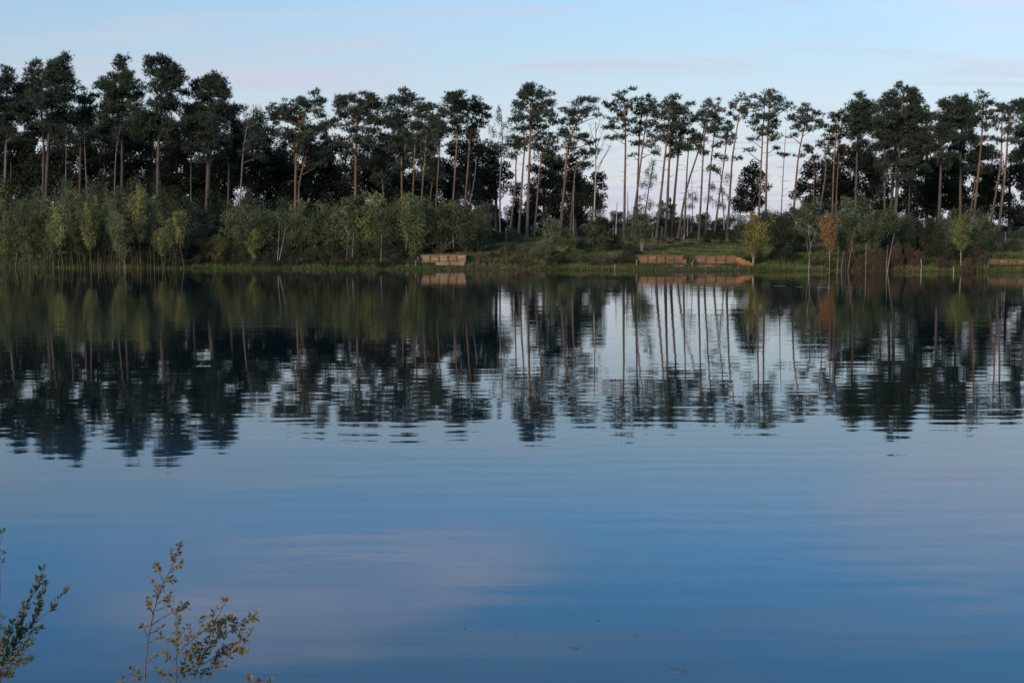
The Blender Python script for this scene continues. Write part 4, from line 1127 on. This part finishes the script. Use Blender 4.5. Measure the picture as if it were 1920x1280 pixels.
P('bush', BUSHES[1], 1862, 446, 20, 124, DULL, 'green bush behind the last platform', 'bush')
P('bush', BUSHES[3], 1896, 446, 24, 126, (0.06, 0.075, 0.03), 'spreading green bush before the fence', 'bush')
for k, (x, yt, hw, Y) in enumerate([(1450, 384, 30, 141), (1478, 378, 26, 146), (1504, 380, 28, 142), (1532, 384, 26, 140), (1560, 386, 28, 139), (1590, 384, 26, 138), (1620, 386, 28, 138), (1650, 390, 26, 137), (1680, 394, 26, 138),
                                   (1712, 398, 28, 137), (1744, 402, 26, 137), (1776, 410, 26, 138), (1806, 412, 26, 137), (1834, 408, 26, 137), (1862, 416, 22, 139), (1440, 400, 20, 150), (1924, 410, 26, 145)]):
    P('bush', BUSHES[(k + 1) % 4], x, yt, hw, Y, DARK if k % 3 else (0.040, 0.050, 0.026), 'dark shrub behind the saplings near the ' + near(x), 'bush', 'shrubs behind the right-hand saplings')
# dead bracken and red-brown heather mounds
for k, (x, yt, hw, Y) in enumerate([(925, 470, 14, 126), (945, 462, 13, 126.5), (968, 474, 15, 123), (985, 480, 12, 122), (905, 484, 10, 123.3), (1140, 480, 14, 121), (1112, 484, 12, 121.2), (1630, 452, 16, 118), (1652, 462, 16, 117), (1680, 452, 18, 118), (1706, 450, 16, 118.5), (1722, 462, 14, 117.2),
                                   (668, 478, 16, 125.6), (642, 484, 10, 126), (745, 472, 16, 125), (772, 478, 12, 124.6), (730, 486, 12, 124.4), (575, 484, 12, 126.4), (1528, 474, 12, 118.6), (1560, 478, 14, 117.8), (1585, 470, 16, 118), (1612, 474, 14, 117.6), (318, 474, 14, 128.6), (372, 478, 18, 128), (1770, 478, 14, 116), (1815, 482, 14, 115.4)]):
    P('bush', BUSHES[(k + 3) % 4], x, yt, hw, Y, (0.15, 0.10, 0.06) if k % 2 else (0.11, 0.085, 0.06), 'low mound of brown dying bracken on the bank below the ' + near(x), 'bracken', 'bracken mounds on the bank')

# low growth tangling over the waterline
wrng = np.random.default_rng(91)
for k in range(30):
    x = 235 + k * 18.6 + wrng.uniform(-6, 6)
    if 786 < x < 880:
        continue
    Xw = (x - 960) / F_PX * 126
    Yw = float(shore(Xw)) + wrng.uniform(0.3, 1.6)
    plant('bush', BUSHES[(k * 3) % 4], x, wrng.uniform(474, 488), wrng.uniform(9, 16), Yw, [(0.066, 0.078, 0.042), (0.10, 0.085, 0.055), (0.085, 0.095, 0.045), (0.07, 0.06, 0.042)][k % 4],
          'low ' + ['dark', 'brown', 'olive', 'dusky'][k % 4] + ' bush at the waterline below the ' + near(x), 'bush', 'low bushes along the waterline')

# bare white and grey stems at the water edge
for lab, pth, Y, r, fk in [
    ('twin white birch stem, upright one, on the grassy bank', [(520, 494), (522, 460), (524, 415)], 125.8, .045, []),
    ('twin white birch stem, leaning one, on the grassy bank', [(522, 494), (530, 458), (536, 426)], 125.8, .045, []),
    ('thin pale stem with a brown tuft at the water edge', [(660, 502), (661, 470), (663, 432)], 124.2, .04, [[(661, 450), (657, 440), (650, 434)]]),
    ('short thin stem beside the pale stem with a brown tuft', [(650, 480), (652, 455), (654, 434)], 126, .03, []),
    ('straight white stem at the water edge before the first platform', [(713, 502), (715, 470), (716, 440)], 123.9, .04, []),
    ('forked white stem rising from the water', [(1516, 512), (1518, 480), (1520, 458)], 116.4, .05, [[(1520, 460), (1518, 445), (1518, 415)], [(1520, 458), (1528, 444), (1535, 424)]]),
    ('thin grey stem in the water near the orange birch', [(1541, 510), (1541, 490), (1542, 470)], 116.4, .03, []),
    ('thick leaning pinkish stem in the flooded edge', [(1590, 505), (1596, 470), (1602, 424)], 117, .075, []),
    ('crooked thin white stem in the flooded edge', [(1577, 512), (1579, 492), (1582, 470)], 116.2, .03, []),
    ('straight thin white stem in the flooded edge', [(1569, 512), (1571, 485), (1572, 462)], 116.4, .03, []),
    ('straight tall white stem by the leaning pinkish one', [(1623, 512), (1624, 485), (1624, 455)], 116, .035, []),
    ('leaning white stem of a crossing pair in the shallows', [(1664, 508), (1670, 470), (1677, 438)], 115.6, .04, []),
    ('upright white stem of a crossing pair in the shallows', [(1662, 508), (1663, 480), (1665, 458)], 115.7, .03, []),
    ('first of three thin slanting stems beside the last platform', [(1832, 508), (1835, 490), (1838, 476)], 114.6, .025, []),
    ('second of three thin slanting stems beside the last platform', [(1846, 508), (1847, 490), (1849, 472)], 114.6, .025, []),
    ('third of three thin slanting stems beside the last platform', [(1850, 506), (1854, 490), (1857, 476)], 114.6, .025, []),
    ('bent white stem with a hooked tip among the flooded birches', [(233, 504), (234, 480), (238, 465), (234, 459)], 123, .04, []),
    ('thin reddish stem on the bracken patch', [(947, 496), (948, 470), (946, 452)], 124.4, .025, []),
]:
    bare_stem(lab, pth, Y, r, BARK_BIRCH if 'white' in lab or 'pale' in lab else BARK_TWIG, fk, 'bare_stem', 'bare stem')
srng = np.random.default_rng(5)
for k in range(46):
    x = -4 + k * 7.4 + srng.uniform(-3, 3)
    h = srng.uniform(18, 48)
    ln = srng.uniform(-5, 6)
    bare_stem('thin drowned stem in the flooded margin below the ' + near(x), [(x, 500), (x + ln * 0.5, 500 - h * 0.5), (x + ln, 500 - h)], 121.8 + srng.uniform(0, 4), srng.uniform(.014, .028),
              BARK_BIRCH if k % 5 == 0 else BARK_TWIG, [], 'bare_stem', 'bare stem', 'drowned stems in the flooded margin')


# ------------------------------------------------------------------ timber platforms
def box(mb, x0, x1, y0, y1, z0, z1, bev=0.0):
    v = [(x, y, z) for z in (z0, z1) for y in (y0, y1) for x in (x0, x1)]
    mb.add(v, [[0, 2, 3, 1], [4, 5, 7, 6], [0, 1, 5, 4], [2, 6, 7, 3], [0, 4, 6, 2], [1, 3, 7, 5]])


def box_mesh(name, lx, ly, lz, mat):
    """bevel-edged timber block centred on the origin"""
    b = 0.008
    import bmesh
    bm = bmesh.new()
    bmesh.ops.create_cube(bm, size=1)
    bmesh.ops.scale(bm, vec=(lx, ly, lz), verts=bm.verts)
    bmesh.ops.bevel(bm, geom=list(bm.edges), offset=b, segments=1, affect='EDGES')
    me = bpy.data.meshes.new(name)
    bm.to_mesh(me)
    bm.free()
    me.materials.append(mat)
    return me


WOOD = (0.245, 0.132, 0.070)
WOODP = (0.28, 0.155, 0.092)
WOODD = (0.095, 0.052, 0.032)


def platform(i, label, right_wing, left_wing, lower):
    x0, x1, yw, zt = WALLS[i]
    root = thing('timber_platform', ((x0 + x1) / 2, yw, 0.4), label, 'fishing platform', 'timber-faced platforms along the bank')
    rx, ry, rz = root.location
    rng = np.random.default_rng(i + 40)
    nb = max(4, round((x1 - x0) / 0.86))
    w = (x1 - x0) / nb
    zb = 0.38
    rows = 4
    bh = (zt - zb) / rows
    board = box_mesh('board', w - 0.02, 0.045, bh - 0.014, TIMBER)
    post = box_mesh('post', 0.075, 0.075, zt - zb + 0.28, TIMBER)
    for b in range(nb):
        for r in range(rows):
            o = link('board', board, root, (0.29, 0.185, 0.110) if i == 0 else WOOD if r < rows - 1 else WOODP)
            o.location = (x0 + w * (b + .5) - rx, rng.normal(0, 0.006), zb + bh * (r + .5) - rz)
            o.rotation_euler = (rng.normal(0, 0.01), rng.normal(0, 0.004), 0)
    for b in range(nb + 1):
        o = link('post', post, root, WOODD if 0 < b < nb else WOOD)
        o.location = (x0 + w * b - rx, -0.06, (zt + zb) / 2 - 0.12 - rz)
        o.rotation_euler = (0, rng.normal(0, 0.012), 0)
    cap = box_mesh('cap_rail', x1 - x0 + 0.16, 0.16, 0.05, TIMBER)
    o = link('cap_rail', cap, root, WOODP)
    o.location = ((x0 + x1) / 2 - rx, -0.03, zt + 0.03 - rz)
    # splayed wings stepping down towards the water
    for side, on in ((1, right_wing), (-1, left_wing)):
        if not on:
            continue
        n, ang = (on, R(48) if on > 2 else R(68))
        for b in range(n):
            L_ = 0.5
            hh = (zt - zb) * (1 - (b + 0.4) / n * 0.72)
            wb = box_mesh('wing_board', L_ - 0.02, 0.05, hh / 3 - 0.014, TIMBER)
            cx = (x1 if side > 0 else x0) + side * (b + .5) * L_ * math.cos(ang) + side * 0.06
            cy = -(b + .5) * L_ * math.sin(ang) - 0.02
            for r in range(3):
                o = link('wing_board', wb, root, WOOD if on < 3 else (0.36, 0.17, 0.07))  # long splayed wing: the light it catches is put into a brighter board colour
                o.location = (cx - rx, cy, zb - 0.2 + hh / 3 * (r + .5) + 0.2 - rz)
                o.rotation_euler = (0, 0, -side * ang)
            pm = box_mesh('wing_post', 0.09, 0.09, hh + 0.5, TIMBER)
            o = link('wing_post', pm, root, WOODP)
            o.location = (cx + side * L_ / 2 * math.cos(ang) - rx, cy - L_ / 2 * math.sin(ang), zb + hh / 2 - 0.25 - rz)
    if lower:
        a, b_ = lower
        SL = (-0.92, 0.52) if i == 0 else (-1.2, 0.34)
        n = max(1, round((b_ - a) / 1.4))
        sl = (b_ - a) / n
        sm = box_mesh('sleeper', sl - 0.02, 0.16, 0.30, TIMBER)
        for k in range(n):
            o = link('sleeper', sm, root, (0.29, 0.195, 0.12))
            o.location = (a + sl * (k + .5) - rx, SL[0] + rng.normal(0, 0.01), SL[1] - rz)
        for k in range(n + 1):
            pm = box_mesh('peg', 0.08, 0.08, 0.75, TIMBER)
            o = link('peg', pm, root, WOODD)
            o.location = (a + sl * k - rx, SL[0] - 0.13, SL[1] - 0.18 - rz)
    return root


platform(0, 'pale orange timber platform face on its own, with a lower sleeper step', 0, 2, (-7.4, -4.5))
platform(1, 'orange-brown timber platform face before the bushy pine trio', 1, 1, (15.0, 16.0))
platform(2, 'orange timber platform face with a splayed bright wing beside the yellowing birch', 4, 2, (17.3, 18.7))
platform(3, 'low red-brown timber platform face near the fence', 0, 1, None)

# marker stakes in the water
STAKE = plain_mat('bleached_wood', (0.36, 0.335, 0.28))
for lab, x, y0, y1, Y in [('short bleached stake in the water off the grassy bank', 1727, 516, 503, 113.2), ('taller bleached stake in the water near the slim birch', 1788, 521, 499, 112.5),
                          ('leaning bleached stake on the grassy bank', 1729, 500, 485, 116.5), ('short pale stake in the water below the twin white stems', 539, 503, 492, 125),
                          ('small pale stake at the water edge before the second platform', 1153, 508, 496, 119.8), ('orange wooden marker post above the bracken patch', 949, 444, 430, 136)]:
    b, t = at(x, y0, Y), at(x, y1, Y)
    b[2] = float(ground_z(b[0], Y)) - 0.1
    mb = MB()
    p = np.array([b, b * .5 + t * .5, t - [0, 0, .05], t])
    base = b.copy()
    tube(mb, p - base, [.034, .032, .03, .01], 7)
    o = mb.build('stake', STAKE if 'orange' not in lab else plain_mat('orange_post', (0.42, 0.20, 0.10)))
    o.location = tuple(base)
    if 'leaning' in lab:
        o.rotation_euler = (0, -0.12, 0)
    tag(o, lab, 'stake')


# ------------------------------------------------------------------ wire fence behind
def fence(label, x0p, x1p, Y, h, n):
    a, b = at(x0p, 440, Y), at(x1p, 440, Y)
    za = float(ground_z((a[0] + b[0]) / 2, Y))
    root = thing('wire_fence', ((a[0] + b[0]) / 2, Y, za), label, 'fence')
    WIRE = bpy.data.materials.get('fence_wire') or plain_mat('fence_wire', (0.07, 0.075, 0.08), 0.6, 0.3)
    POSTM = bpy.data.materials.get('fence_post') or plain_mat('fence_post', (0.20, 0.18, 0.16))
    half = (b[0] - a[0]) / 2
    pm = MB()
    tube(pm, np.array([[0, 0, -0.4], [0, 0, h * .5], [0, 0, h + .05]]), [.05, .05, .045], 6)
    pmesh = pm.mesh('post', POSTM, True)
    for k in range(n + 1):
        o = link('post', pmesh, root)
        x = -half + 2 * half * k / n
        o.location = (x, 0, float(ground_z(root.location[0] + x, Y)) - za)
    wm = MB()
    for r in range(7):
        z = 0.12 + (h - 0.15) * r / 6
        tube(wm, np.array([[-half, -0.06, z], [0, -0.06, z - 0.01], [half, -0.06, z]]), [.012] * 3, 4)
    step = 0.22
    for k in range(int(2 * half / step)):
        x = -half + k * step
        tube(wm, np.array([[x, -0.06, 0.1], [x, -0.06, h - 0.03]]), [.008] * 2, 3)
    wm.build('wire_mesh', WIRE, root)


fence('dark wire fence behind the pines above the platforms', 1150, 1296, 151, 1.5, 8)
fence('dark wire fence with pale posts at the end of the wood', 1736, 1960, 137, 1.35, 6)

# ------------------------------------------------------------------ land seen beyond the gap
for k, (x, yt, hw, Y, c) in enumerate([(1150, 392, 34, 210, (0.050, 0.056, 0.034)), (1190, 396, 40, 215, (0.052, 0.050, 0.036)), (1232, 400, 36, 205, (0.042, 0.052, 0.034)), (1290, 400, 36, 205, (0.045, 0.055, 0.036)), (1325, 396, 36, 210, (0.05, 0.055, 0.036)), (1365, 396, 36, 205, (0.042, 0.050, 0.03)),
                                       (1270, 402, 36, 230, (0.042, 0.052, 0.034)), (1120, 390, 36, 205, (0.05, 0.058, 0.034)), (1080, 385, 36, 210, (0.05, 0.055, 0.034)), (1040, 384, 36, 205, (0.05, 0.056, 0.034)), (1000, 383, 36, 210, (0.052, 0.056, 0.036)), (960, 382, 36, 205, (0.05, 0.055, 0.034)), (920, 380, 36, 207, (0.05, 0.055, 0.034)),
                                       (1460, 390, 36, 205, (0.042, 0.052, 0.034)), (1420, 392, 36, 209, (0.045, 0.055, 0.034)), (1930, 412, 36, 200, (0.045, 0.055, 0.034)), (1900, 414, 36, 210, (0.045, 0.055, 0.034))]):
    plant('hedge_bush', BUSHES[k % 4], x, yt, hw, Y, c, 'bush of the distant hedge seen past the ' + near(x), 'bush', 'distant hedge beyond the pines')
for lab, x, yt, Y, hw in [('distant bluish poplar, taller of the two seen between pine trunks', 1257, 367, 330, 9), ('distant bluish poplar, shorter of the two seen between pine trunks', 1241, 371, 335, 8)]:
    pts = [(x, yt + 60), (x, yt + 30), (x, yt + 4)]
    lob = [(x, yt + 6, hw * .45, 6), (x - 1, yt + 18, hw * .8, 8), (x + 1, yt + 32, hw, 9), (x, yt + 46, hw * 1.05, 9), (x, yt + 58, hw, 8)]
    make_tree('poplar_tree', lab, 'tree', pts, lob, Y, .25, 'oak', (0.040, 0.056, 0.046), BARK_OAK, 'distant poplars', seed=int(x), stubs=0, dens=0.8)  # blue of the distance haze is mixed into the leaf colour


# ------------------------------------------------------------------ grass on the far bank (nobody could count it)
def grass():
    rng = np.random.default_rng(9)
    groups = [('bank_grass', (0.115, 0.150, 0.045), 60000, 'short green grass covering the far bank'), ('dry_grass', (0.21, 0.165, 0.085), 22000, 'dry straw-coloured grass scattered over the far bank')]
    for name, col, n, lab in groups:
        x = rng.uniform(-62, 58, n)
        s = 0.12 + rng.random(n) ** 1.7 * 34
        y = shore(x) + s
        patch = np.sin(x * 0.35 + 1.3 * np.sin(y * 0.3)) + np.sin(y * 0.5 + x * 0.11)
        open_ = (x > -34) | (y - shore(x) > 5)
        open_ = open_ & ((x > -4) | (y - shore(x) > 3.5) | (rng.random(len(x)) < 0.35))
        keep = open_ & (patch > -0.7) if name == 'bank_grass' else open_ & (patch < 0.5)
        x, y = x[keep], y[keep]
        z = ground_z(x, y) - 0.03
        n = len(x)
        nb = 4
        p = np.repeat(np.stack([x, y, z], 1), nb, 0) + np.concatenate([rng.normal(0, 0.07, (n * nb, 2)), np.zeros((n * nb, 1))], 1)
        d = unit(rng.normal(0, 0.35, (n * nb, 3)) + np.array([0, 0, 1.0]))
        mb = MB()
        t = np.repeat(np.clip(0.5 + 0.25 * np.sin(x * 0.8 + y) + rng.normal(0, 0.12, n), 0, 1), nb)
        blades(mb, p, d, rng.uniform(0.12, 0.34, n * nb), rng.uniform(0.03, 0.06, n * nb), rng, t)
        o = mb.build(name, GRASS, None, col, kind='stuff')
        tag(o, lab, 'grass')

    # rough tussocks on the slope and a fringe of rushes and dead stalks along the waterline
    for name, col, n, lab, s_lo, s_hi, h0, h1, nbl in [('tussock_grass', (0.17, 0.155, 0.07), 1500, 'rough pale tussock grass on the slope above the platforms', 2.5, 30, 0.25, 0.60, 26),
                                                     ('heath_tufts', (0.12, 0.085, 0.055), 900, 'brown heathy tufts scattered over the far bank', 0.6, 26, 0.15, 0.42, 26),
                                                     ('waterside_rushes', (0.115, 0.125, 0.055), 1500, 'ragged rushes fringing the far waterline', -0.45, 0.5, 0.12, 0.50, 12),
                                                     ('dead_stalks', (0.16, 0.12, 0.085), 700, 'thin dead stalks along the far waterline', -0.6, 2.0, 0.25, 0.75, 5)]:
        x = rng.uniform(-60, 56, n)
        keep = (np.sin(x * 0.9) + np.sin(x * 0.37 + 2) + rng.normal(0, 0.8, n)) > -0.2
        x = x[keep]
        n = len(x)
        y = shore(x) + s_lo + rng.random(n) ** 1.3 * (s_hi - s_lo)
        z = np.maximum(ground_z(x, y), -0.15) - 0.04
        p = np.repeat(np.stack([x, y, z], 1), nbl, 0) + np.concatenate([rng.normal(0, 0.13, (n * nbl, 2)), np.zeros((n * nbl, 1))], 1)
        d = unit(rng.normal(0, 0.38, p.shape) + np.array([0, 0, 1.0]))
        mb = MB()
        blades(mb, p, d, rng.uniform(h0, h1, len(p)), rng.uniform(0.02, 0.05, len(p)), rng, np.repeat(np.clip(rng.normal(0.5, 0.2, n), 0, 1), nbl))
        tag(mb.build(name, GRASS, None, col, kind='stuff'), lab, 'grass' if 'grass' in name else 'rushes' if 'rush' in name else 'stalks' if 'stalk' in name else 'heath')


grass()


# ------------------------------------------------------------------ foreground shrubs on the near bank
def leaf_mesh(name, w):
    """one folded, slightly cupped leaf of length 1 along +X"""
    t = np.array([0, .22, .5, .78, 1.0])
    half = np.array([0.03, .36, .5, .34, 0.0]) * w
    v, f = [], []
    for k, (a, h) in enumerate(zip(t, half)):
        sag = -0.10 * a * a
        v += [(a, -h, sag + 0.22 * h), (a, 0, sag), (a, h, sag + 0.22 * h)]
    for k in range(4):
        b = 3 * k
        f += [[b, b + 3, b + 4, b + 1], [b + 1, b + 4, b + 5, b + 2]]
    mb = MB()
    mb.add(v, f)
    return mb.mesh(name, LEAF, True), np.array(v), np.array(f)


def shrub(label, Y, root_px, stems, zoom, leaf_w, leaf_len, cols, seed, spacing, upright, n_parts=300, cat='shrub'):
    rng = np.random.default_rng(seed)
    from mathutils import Vector
    ox, oy, sc = zoom
    zb = at(root_px, 1280, Y)
    zg = float(ground_z(zb[0], Y))
    base = np.array([zb[0], Y, zg])
    root = thing('foreground_shrub', base, label, cat)
    me, lv, lf = leaf_mesh('leaf', leaf_w)
    spots = []
    for pts, r, leafy in stems:
        px = [(ox + a / sc, oy + b / sc) for a, b in pts]
        P_ = np.array([at(a, b, Y + 0.13 * math.sin(a * 0.045 + b * 0.03 + seed)) for a, b in px])
        if pts[0][1] >= (1280 - oy) * sc - 40 or pts[0][0] <= 2:   # goes on below the frame to the root
            dd = base - P_[0]
            P_ = np.vstack([base - [0, 0, 0.05], base + (P_[0] - base) * [0.45, 1, 0.5], P_])
            lead = 2
        else:
            lead = 0
        seg = np.linalg.norm(np.diff(P_, axis=0), axis=1)
        u = np.concatenate([[0], np.cumsum(seg)])
        n = max(4, int(u[-1] / 0.035))
        tt = np.linspace(0, u[-1], n)
        Q = np.stack([np.interp(tt, u, P_[:, i]) for i in range(3)], 1)
        Q[1:-1] = (Q[:-2] + Q[1:-1] * 2 + Q[2:]) / 4
        Q[1:-1] += rng.normal(0, 0.0016, Q[1:-1].shape)
        mb = MB()
        tube(mb, Q - base, np.linspace(r, r * 0.35, n), 6)
        mb.build('branch', BARK_FORE, root, smooth=True)
        if leafy <= 0:
            continue
        start = u[lead] + (u[-1] - u[lead]) * (1 - leafy)
        k = start
        while k < u[-1] + 1e-6:
            p = np.array([np.interp(k, u, P_[:, i]) for i in range(3)])
            dirv = unit(np.array([np.interp(min(k + .02, u[-1]), u, P_[:, i]) - np.interp(max(k - .02, 0), u, P_[:, i]) for i in range(3)]))
            for _ in range(rng.integers(1, 4)):
                side = unit(np.cross(dirv, rng.normal(size=3)))
                d = unit(dirv * upright + side * rng.uniform(0.5, 1.0) + np.array([0, 0, 0.15]))
                ln = leaf_len * rng.uniform(0.5, 1.35)
                spots.append((p + side * 0.004, d, ln))
            k += spacing * rng.uniform(0.5, 1.5)
        spots.append((P_[-1], dirv, leaf_len))
    order = np.argsort([-s[2] for s in spots])
    rest = MB()
    for j, i in enumerate(order):
        p, d, ln = spots[i]
        q = Vector(d).to_track_quat('X', 'Z')
        from mathutils import Quaternion
        q = q @ Quaternion((1, 0, 0), rng.uniform(-1.6, 1.6))
        col = np.array(cols[rng.integers(len(cols))]) * rng.uniform(0.75, 1.25)
        if j < n_parts:
            o = link('leaf', me, root, tuple(col))
            o.location = tuple(p - base)
            o.rotation_mode = 'QUATERNION'
            o.rotation_quaternion = q
            o.scale = (ln, ln, ln)
        else:
            m3 = np.array(q.to_matrix())
            rest.add((lv * ln) @ m3.T + (p - base), lf, rng.uniform(0.2, 0.8))
    if rest.n:
        rest.build('foliage', LEAF, root, cols[0], kind='stuff')
    return root


Z7 = (220, 1000, 4.5714)
Z6 = (0, 980, 4.268)
SHRUB_COLS = [(0.26, 0.20, 0.075), (0.30, 0.20, 0.08), (0.22, 0.20, 0.075), (0.34, 0.21, 0.08), (0.30, 0.15, 0.08), (0.20, 0.195, 0.075)]
shrub('thin upright shrub with small yellow-brown autumn leaves in the foreground', 6.6, 300, [
    ([(232, 1282), (245, 1080), (270, 880), (300, 720), (340, 560), (380, 440), (440, 340), (480, 240), (520, 150), (545, 85)], .0062, .12),
    ([(440, 340), (480, 300), (520, 270), (545, 235)], .0025, .85), ([(480, 240), (475, 190), (468, 150)], .002, .5), ([(520, 150), (545, 120), (560, 100)], .002, .8),
    ([(400, 420), (385, 350), (345, 315), (318, 275)], .0025, .5), ([(390, 420), (440, 390), (490, 410)], .0022, .8), ([(345, 480), (310, 440), (275, 385)], .0025, .45),
    ([(340, 560), (335, 500), (350, 460), (390, 470)], .0025, .9), ([(302, 690), (280, 620), (255, 550)], .0025, .6), ([(345, 600), (400, 540), (450, 510)], .0025, .7),
    ([(330, 660), (390, 650), (440, 600), (470, 560)], .0025, .6), ([(300, 780), (400, 715), (450, 680), (540, 640), (590, 590)], .0035, .45), ([(540, 640), (575, 600), (610, 640)], .002, .8),
    ([(262, 880), (240, 830), (215, 775)], .0022, .3), ([(285, 850), (340, 830), (385, 795)], .0024, .6), ([(280, 930), (330, 910), (370, 875)], .0024, .6), ([(252, 1110), (285, 1075), (320, 1045)], .0024, .6),
    ([(512, 1282), (508, 1100), (505, 1000), (515, 830), (508, 690)], .0045, .55), ([(508, 900), (560, 840), (610, 790)], .0025, .8), ([(508, 960), (470, 930), (450, 900)], .002, .7),
    ([(390, 1282), (470, 1110), (560, 980), (680, 880), (760, 810), (860, 750), (960, 735), (1010, 735)], .0055, .55),
    ([(690, 870), (730, 760), (755, 690)], .0025, .6), ([(820, 770), (880, 690), (910, 610), (925, 565)], .0028, .35), ([(790, 790), (820, 700), (850, 640)], .0024, .5), ([(860, 750), (905, 720), (950, 700)], .0024, .8),
    ([(590, 1282), (680, 1150), (790, 1080), (930, 1000), (1020, 930), (1120, 890), (1150, 830)], .0045, .6), ([(640, 1282), (740, 1020), (850, 900), (980, 830), (1100, 750), (1190, 680)], .0045, .65),
    ([(930, 1000), (1040, 1000), (1105, 1005)], .0025, .6), ([(1040, 920), (1060, 860), (1080, 830)], .0022, .7), ([(1100, 750), (1150, 730), (1200, 715)], .002, .8), ([(770, 960), (800, 880), (790, 800)], .0028, .85),
    ([(850, 900), (880, 860), (920, 780)], .0028, .8), ([(690, 1120), (720, 1040), (690, 940)], .0028, .85), ([(790, 1080), (850, 1090), (910, 1130)], .0026, .85), ([(640, 1200), (720, 1180), (800, 1200)], .0026, .85),
    ([(560, 980), (600, 900), (620, 860)], .0026, .8), ([(470, 1110), (430, 1060), (395, 1000)], .0026, .7), ([(400, 1282), (380, 1190), (340, 1170)], .003, .7), ([(440, 1282), (500, 1180), (560, 1120)], .0032, .8),
    ([(520, 1282), (600, 1160), (650, 1060), (640, 980)], .0032, .85), ([(700, 1282), (720, 1230), (760, 1180), (860, 1120)], .0032, .85), ([(150, 1282), (140, 1210), (125, 1150)], .003, .7), ([(180, 1282), (175, 1220), (165, 1180)], .0025, .7),
    ([(560, 1282), (620, 1200), (700, 1100), (780, 1000), (830, 930)], .0035, .8), ([(480, 1282), (540, 1200), (580, 1100), (600, 1020)], .003, .85), ([(760, 1282), (800, 1160), (870, 1060), (960, 960)], .003, .8), ([(860, 750), (850, 820), (880, 880)], .002, .9),
    ([(30, 1300), (40, 1260), (45, 1240)], .0025, .9), ([(930, 1000), (960, 1060), (950, 1050)], .002, .9), ([(980, 830), (1000, 780), (990, 740)], .0024, .8), ([(640, 940), (700, 960), (760, 900)], .0026, .85), ([(820, 1060), (880, 1020), (900, 960)], .0026, .85),
], Z7, 0.66, 0.0225, SHRUB_COLS, 3, 0.0110, 0.35)

WILLOW_COLS = [(0.11, 0.135, 0.06), (0.13, 0.15, 0.065), (0.21, 0.215, 0.10), (0.14, 0.12, 0.06)]
shrub('leafy olive-green willow branches leaning in from the side in the foreground', 6.2, -30, [
    ([(0, 1190), (60, 1080), (120, 985), (200, 870), (270, 800), (320, 660), (345, 520), (352, 430)], .006, .95), ([(100, 1010), (140, 860), (200, 690), (260, 570), (300, 480), (350, 350)], .005, .97),
    ([(210, 860), (330, 750), (410, 690)], .0035, .1), ([(410, 690), (450, 630), (490, 580), (530, 525)], .003, 1.0), ([(0, 1170), (100, 1080), (165, 1000), (230, 900), (300, 850), (335, 835)], .005, .95),
    ([(0, 1185), (90, 1140), (180, 1110), (260, 1075)], .0045, .9), ([(0, 1120), (40, 990), (80, 880), (100, 790)], .0045, .95), ([(0, 1010), (30, 950), (60, 860)], .004, .9), ([(120, 985), (150, 900), (140, 760)], .0035, .95),
    ([(160, 930), (170, 780), (190, 640)], .0035, .95), ([(0, 1230), (60, 1200), (120, 1160)], .004, .95), ([(150, 1020), (210, 980), (270, 940)], .003, .9), ([(240, 830), (290, 720), (300, 600)], .003, .9), ([(0, 1090), (60, 1040), (100, 930)], .004, .95),
    ([(0, 1250), (50, 1215), (90, 1210)], .004, .9), ([(60, 1080), (130, 1060), (200, 1010)], .003, .9),
    ([(0, 180), (12, 110), (26, 62)], .003, .25), ([(0, 250), (15, 240), (25, 232)], .002, .6), ([(0, 325), (10, 315), (18, 308)], .002, .5), ([(0, 870), (8, 840), (12, 820)], .002, .8), ([(0, 790), (6, 775), (10, 760)], .002, .8),
], Z6, 0.36, 0.030, WILLOW_COLS, 8, 0.0105, 1.1)

shrub('sprigs of yellow-brown leaves barely rising into view in the foreground', 6.5, 480, [
    ([(1110, 1300), (1120, 1260), (1125, 1225)], .003, 1.0), ([(1160, 1300), (1150, 1260), (1140, 1240)], .003, .9), ([(1230, 1300), (1240, 1265), (1255, 1235)], .003, 1.0), ([(1300, 1300), (1310, 1275), (1320, 1262)], .003, .9), ([(1180, 1300), (1225, 1270), (1240, 1250)], .003, .9),
], Z7, 0.55, 0.027, SHRUB_COLS, 12, 0.016, 0.8)

# pale flecks of scum afloat; the far discs are ripple glints painted as pale shapes
FLECK = plain_mat('scum_and_ripple_line', (0.11, 0.16, 0.185), 0.6)
frng = np.random.default_rng(21)
for k, (x, y, w) in enumerate([(1072, 1215, 30), (1268, 1257, 40), (966, 1190, 5), (1120, 1163, 10), (1190, 1190, 12), (870, 1178, 9), (1462, 536, 30), (1500, 538, 22), (1545, 539, 34), (1590, 538, 18)]):
    Yd = CAMZ / math.tan(math.atan((y - 640) / F_PX) + PITCH)
    c = at(x, y, Yd)
    r_ = w / 2 * Yd / F_PX
    n = 14
    a = np.arange(n) / n * 2 * math.pi
    rr = r_ * frng.uniform(0.55, 1.0, n)
    asp = 0.8 if y > 700 else 0.55
    v = [(math.cos(t) * q, math.sin(t) * q * asp, 0.0) for t, q in zip(a, rr)]
    lowv = [(p[0] * 1.03, p[1] * 1.03, -0.006) for p in v]
    mb = MB()
    mb.add(v + lowv + [(0, 0, 0.003)], [[j, (j + 1) % n, 2 * n] for j in range(n)])
    mb.add(v + lowv, [[j, n + j, n + (j + 1) % n, (j + 1) % n] for j in range(n)])
    o = mb.build('fleck_or_ripple_line', FLECK)
    o.location = (c[0], Yd, 0.004)
    tag(o, 'pale fleck of scum floating on the open water' if y > 700 else 'pale disc painted for a ripple line on the dark reflection off the yellowing birch', 'fleck', 'flecks floating near the foreground' if y > 700 else 'discs painted for ripple lines on the dark reflection')
